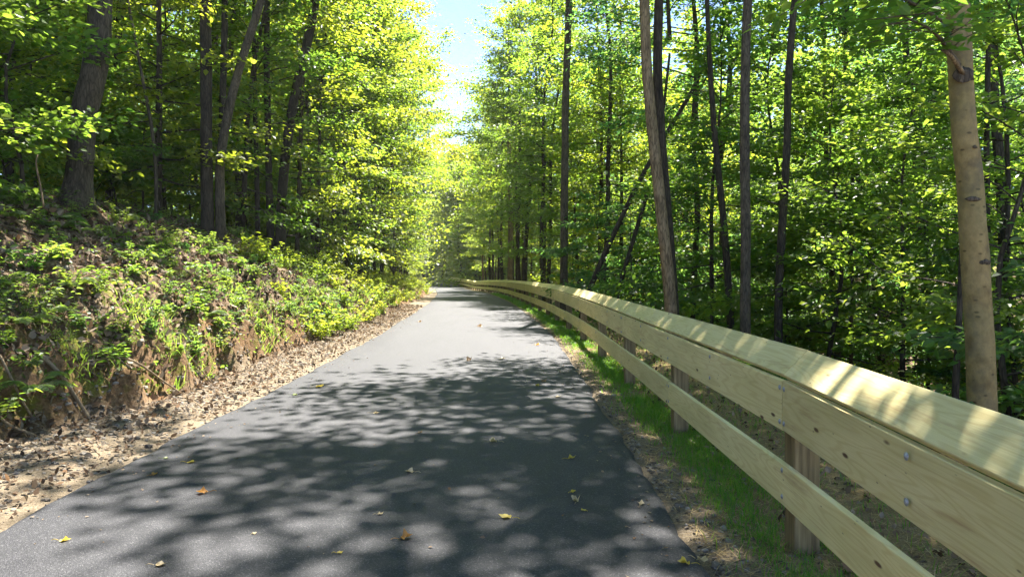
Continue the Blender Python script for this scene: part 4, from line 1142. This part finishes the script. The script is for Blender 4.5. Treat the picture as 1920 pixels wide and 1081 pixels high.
def far_wood():
    """the mass of leaves far off on both hills and ahead"""
    rs = np.random.default_rng(91)
    mb = MB()
    n_c = 3000
    ang = rs.uniform(-62, 62, n_c); rad = rs.uniform(70, 150, n_c)
    gap = (np.abs(ang + 2.9) < 2.6)
    x = np.sin(np.radians(ang)) * rad; y = np.cos(np.radians(ang)) * rad
    keep = (np.abs(x - path_x(y)) > 9) & ~(gap)
    x, y = x[keep], y[keep]; n_c = len(x)
    zg = ground(x, y, False)
    zc = zg + 1 + (20 + 0.05 * rad[keep]) * rs.random(n_c) ** 0.8
    per = 60
    P = np.repeat(np.stack([x, y, zc], -1), per, 0) + rs.normal(size=(n_c * per, 3)) * np.array([2.0, 2.0, 0.9])
    m = len(P)
    D = rs.normal(size=(m, 3)) * np.array([1, 1, .4]); N = np.array([0, 0, 1.0]) + rs.normal(size=(m, 3)) * .5
    sz = rs.uniform(.4, .9, m)
    leaf_cards(mb, P, D, N, sz, sz * .75, .1, np.clip(np.repeat(rs.random(n_c), per) * .6 + rs.random(m) * .4, 0, 1))
    tag(link("far_wood", mb.mesh("far_wood", M_LEAF, tint=True)), "distant mass of woodland foliage closing the view on both sides", "woods", kind="stuff")
far_wood()

# ------------------------------------------------------------------ fallen leaves on the asphalt
def fallen_leaf(xp, yp, size, mat, label, rot, curl, group="leaves lying on the asphalt"):
    d = F_PX * CAM_H / (yp - HORIZON)
    for _ in range(3): d = F_PX * (CAM_H - float(path_z(d)) - 0.035) / (yp - HORIZON)
    X = (xp - CX) / F_PX * d
    mb = MB()
    n = 9
    ang = np.linspace(0, 2 * np.pi, 15)[:-1]
    rs = np.random.default_rng(int(xp * 7 + yp))
    rad = 0.5 * (1 + 0.22 * np.cos(ang * 5) + rs.normal(size=14) * .07) * (0.8 + 0.25 * np.cos(ang))
    rings = [0.5, 1.0]
    V = [(0, 0, 0)]
    for r in rings:
        for a, rr in zip(ang, rad):
            x_, y_ = rr * r * math.cos(a), rr * r * math.sin(a) * .85
            V.append((x_, y_, curl * (y_ * y_ * 1.6 + x_ * x_ * .5 + 0.15 * r * math.sin(a * 3 + xp))))
    t3 = [(0, 1 + k, 1 + (k + 1) % 14) for k in range(14)]
    q = [(1 + k, 15 + k, 15 + (k + 1) % 14, 1 + (k + 1) % 14) for k in range(14)]
    V = np.array(V) * size; V[:, 2] -= V[:, 2].min()
    mb.add(V, q, t3)
    zb = float(path_z(d)) + 0.045 - 0.0052 * (X - float(path_x(d))) ** 2 * 0.9
    root = empty("fallen_leaf", (X, d, zb + 0.003), label, "leaf", group)
    root.rotation_euler = (random.uniform(-.08, .08), random.uniform(-.08, .08), rot)
    link("blade", mb.mesh("blade", mat, smooth=True), root)
    st = MB(); tube(st, curve([(-.38 * size, 0, .004), (-.75 * size, .05 * size, .012), (-1.0 * size, .12 * size, .006)], 6), np.linspace(.0022, .0014, 6), 5)
    link("stalk", st.mesh("stalk", mat), root)
    return root
def flat_leaf_mat(name, a, b):
    m, nt, out = new_mat(name)
    tc = nd(nt, "ShaderNodeTexCoord")
    n = nd(nt, "ShaderNodeTexNoise", i_Scale=25.0, i_Detail=4.0); nt.links.new(tc.outputs["Object"], n.inputs["Vector"])
    c = ramp(nt, n.outputs["Fac"], [(0.35, a), (0.62, b)])
    bs = nd(nt, "ShaderNodeBsdfPrincipled"); bs.inputs["Roughness"].default_value = 0.5
    nt.links.new(c, bs.inputs["Base Color"])
    t = nd(nt, "ShaderNodeBsdfTranslucent"); nt.links.new(c, t.inputs[0])
    mx = nd(nt, "ShaderNodeMixShader"); mx.inputs[0].default_value = 0.3
    nt.links.new(bs.outputs[0], mx.inputs[1]); nt.links.new(t.outputs[0], mx.inputs[2]); nt.links.new(mx.outputs[0], out.inputs[0])
    return m
LY = flat_leaf_mat("fallen_leaf_yellow", (0.48, 0.34, 0.03), (0.62, 0.48, 0.06))
LO = flat_leaf_mat("fallen_leaf_orange", (0.42, 0.19, 0.035), (0.58, 0.29, 0.06))
LT = flat_leaf_mat("fallen_leaf_tan", (0.42, 0.31, 0.15), (0.58, 0.46, 0.26))
LB = flat_leaf_mat("fallen_leaf_brown", (0.16, 0.10, 0.05), (0.30, 0.20, 0.10))
LG = flat_leaf_mat("fallen_leaf_green", (0.10, 0.16, 0.03), (0.24, 0.28, 0.06))
for spec in [
    (951, 972, .085, LY, "broad yellow lobed leaf lying flat near the middle foreground of the path", 2.9, .5),
    (758, 1012, .078, LO, "curled orange leaf in a sun fleck at the near edge of the path", 0.4, 1.2),
    (383, 925, .085, LO, "orange leaf with shadowed edge on the left half of the path", 3.3, 1.0),
    (356, 866, .080, LY, "pale yellow leaf near the left asphalt edge", 0.1, .3),
    (771, 887, .085, LT, "tan pointed leaf at the edge of the large sun patch", 2.8, .6),
    (927, 829, .090, LT, "curled tan leaf lying in the large sun patch on the path", 3.0, .9),
    (1071, 859, .085, LY, "dull yellow leaf alone on the right half of the path", 0.5, .7),
    (1080, 939, .075, LT, "tan crumpled leaf below a small yellow leaf on the right half", 1.5, 1.2),
    (1074, 922, .05, LY, "small yellow leaf above the tan crumpled leaf", 0.9, .5),
    (1095, 957, .045, LY, "tiny yellow leaf under the tan crumpled leaf", 2.1, .4),
    (1202, 944, .065, LT, "whitish tan leaf close to the right asphalt edge", 1.3, .7),
    (1286, 1053, .075, LY, "folded yellow leaf on the right asphalt edge by a grey leaf", 2.9, .9),
    (1313, 1047, .075, LT, "grey-tan leaf half off the right asphalt edge", 5.6, .8),
    (118, 1013, .060, LY, "small yellow leaf on the left near corner of the path", .3, .8),
    (298, 1062, .065, LT, "tan yellow leaf at the bottom edge left of middle", .2, .5),
    (288, 889, .058, LO, "small reddish leaf next to the left asphalt edge", 1.2, .6),
    (310, 858, .055, LG, "pale green leaf at the left asphalt edge", .5, .5),
    (597, 725, .120, LY, "wide yellow leaf farther along by the left asphalt edge", 0.1, .6),
    (552, 740, .075, LG, "green leaf farther along by the left asphalt edge", .8, .6),
    (703, 776, .080, LT, "tan leaf in a small sun fleck left of the middle", .4, .5),
    (787, 814, .055, LB, "small brown leaf left of the large sun patch", 1.0, .8),
    (712, 967, .045, LT, "small pale scrap of leaf above the orange curled leaf", .6, .6),
    (1019, 716, .090, LB, "brown leaf on the right half in the middle distance", .4, 1.0),
    (1009, 723, .075, LY, "small yellow leaf beside the brown leaf in the middle distance", 2.4, .8),
    (1045, 744, .085, LT, "thin tan leaf right of the brown leaf in the middle distance", .1, .5),
    (940, 673, .12, LT, "flat tan leaf in the shade just before the sunny band", .2, .5),
    (879, 677, .12, LB, "dark upright leaf in the shade just before the sunny band", 1.2, 1.4),
    (1006, 647, .13, LO, "orange leaf at the right side of the sunny band", .7, 1.0),
    (636, 1040, .04, LY, "tiny yellow fleck of leaf near the bottom edge left of the orange leaf", .4, .4),
    (477, 1003, .035, LT, "tiny pale leaf scrap on the left foreground asphalt", 1.4, .4),
    (898, 613, .17, LB, "dark leaf in the shadow band beyond the sunny band", .5, 1.2),
    (786, 604, .15, LB, "brown leaf near the left edge beyond the sunny band", .9, 1.2),
]: fallen_leaf(*spec)

# ------------------------------------------------------------------ roots, sticks, stump on the left bank
def bent_tube(name, P, r0, r1, mat, label, cat, n=14, sides=7, group=None):
    P = [np.asarray(p, float) for p in P]
    o = P[0].copy()
    mb = MB(); tube(mb, curve(P, n) - o, np.linspace(r0, r1, n), sides, 0.25, int(abs(o[0] * 97)))
    ob = link(name, mb.mesh(name, mat, smooth=True), loc=tuple(o))
    return tag(ob, label, cat, group)
def on_ground(u, y, dz=0.0):
    x = float(path_x(y)) + u
    return np.array([x, y, g1(x, y) + dz])
def toe(y): return float(toe_u(y))
bent_tube("tree_root", [on_ground(toe(6.6) - .55, 6.5, .05), on_ground(toe(6.75) - .28, 6.6, .12), on_ground(toe(6.9) - .10, 6.75, .12), on_ground(toe(6.95) + .12, 6.9, .01)], .017, .010, M_ROOT, "thick pale root arching down the near end of the bank", "root")
bent_tube("tree_root", [on_ground(toe(7.6) - .45, 7.55, .05), on_ground(toe(7.6) - .2, 7.6, .10), on_ground(toe(7.65) - .02, 7.7, .06), on_ground(toe(7.7) + .10, 7.62, 0)], .022, .016, M_ROOT, "stubby broken root end sticking out at the foot of the bank", "root")
bent_tube("tree_root", [on_ground(toe(8.6) - .55, 8.2, .06), on_ground(toe(8.6) - .3, 8.6, .12), on_ground(toe(8.6) - .05, 9.0, .12), on_ground(toe(9.1) + .05, 9.15, .02)], .016, .008, M_ROOT, "thin tan root slanting across the dark cut of the bank", "root")
bent_tube("tree_root", [on_ground(toe(10) - .40, 9.9, .05), on_ground(toe(10) - .15, 10, .10), on_ground(toe(10.1) + .02, 10.05, .01)], .014, .007, M_ROOT, "short hanging root in the shaded cut of the bank", "root")
bent_tube("tree_root", [on_ground(toe(13) - .5, 12.7, .05), on_ground(toe(13.1) - .2, 13.1, .1), on_ground(toe(13.6) - .02, 13.6, .03)], .018, .008, M_ROOT, "pale root across the sunlit orange cut of the bank", "root")
bent_tube("tree_root", [on_ground(toe(6.9) - .6, 7.0, .1), on_ground(toe(6.9) - .35, 7.05, .12), on_ground(toe(7.1) - .12, 7.1, .1), on_ground(toe(7.1) + .02, 7.15, .02)], .014, .008, M_ROOT, "grey root hanging straight down in the shadowed hollow", "root")
bent_tube("stick", [on_ground(toe(9.3) + .10, 9.0, .015), on_ground(toe(9.0) + .35, 8.75, .03), on_ground(toe(8.7) + .62, 8.45, .015)], .008, .004, M_ROOT, "thin curved stick lying on the leaf-strewn verge", "stick")
bent_tube("stick", [on_ground(-5.6, 7.6, .03), on_ground(-5.3, 8.0, .05), on_ground(-5.0, 8.3, .04)], .022, .016, M_BARK_GREY, "grey stick lying among leaves high on the near bank", "stick")
bent_tube("stick", [on_ground(-5.9, 9.6, .03), on_ground(-5.6, 10.2, .06), on_ground(-5.45, 10.8, .04)], .020, .010, M_BARK_GREY, "weathered stick on the bank below the large flared tree", "stick")
bent_tube("twig", [px(82, 388, 9.2), px(76, 350, 9.15), px(68, 310, 9.1), px(70, 290, 9.1)], .012, .007, M_BARK_TAN, "bare pale twig standing upright left of the large flared tree", "twig")
bent_tube("twig", [px(1640, 424, 13.0), px(1668, 408, 13.0), px(1700, 404, 13.0), px(1712, 420, 13.0)], .011, .006, M_BARK_TAN, "thin pale arched twig in the shaded wood left of the smooth beige trunk", "twig")
# rotten stump at the left edge
st = empty("tree_stump", tuple(on_ground(-5.35, 6.35)), "dark rotten stump on the near bank at the left edge", "stump")
mb = MB(); tube(mb, curve([(0, 0, -.25), (.01, .0, .1), (.03, .02, .34), (.03, .02, .42)], 10), [.24, .22, .20, .18, .17, .165, .16, .155, .14, .09], 14, .35, 5)
link("stump", mb.mesh("stump", M_BARK_DARK, smooth=True), st)

# ------------------------------------------------------------------ the air of the wood
def build_haze():
    m, nt, out = new_mat("haze_air")
    v = nd(nt, "ShaderNodeVolumePrincipled")
    v.inputs["Color"].default_value = (0.95, 0.97, 1.0, 1)
    v.inputs["Density"].default_value = 0.0003
    v.inputs["Anisotropy"].default_value = 0.0
    nt.links.new(v.outputs[0], out.inputs["Volume"])
    x0, x1, y0, y1, z0, z1 = -260, 260, -40, 420, -6, 75
    V = [(x, y, z) for z in (z0, z1) for y in (y0, y1) for x in (x0, x1)]
    mb = MB(); mb.add(V, [(0, 2, 3, 1), (4, 5, 7, 6), (0, 1, 5, 4), (2, 6, 7, 3), (0, 4, 6, 2), (1, 3, 7, 5)])
    tag(link("haze", mb.mesh("haze", m)), "faint bright air between the trees", "haze", kind="stuff")
build_haze()
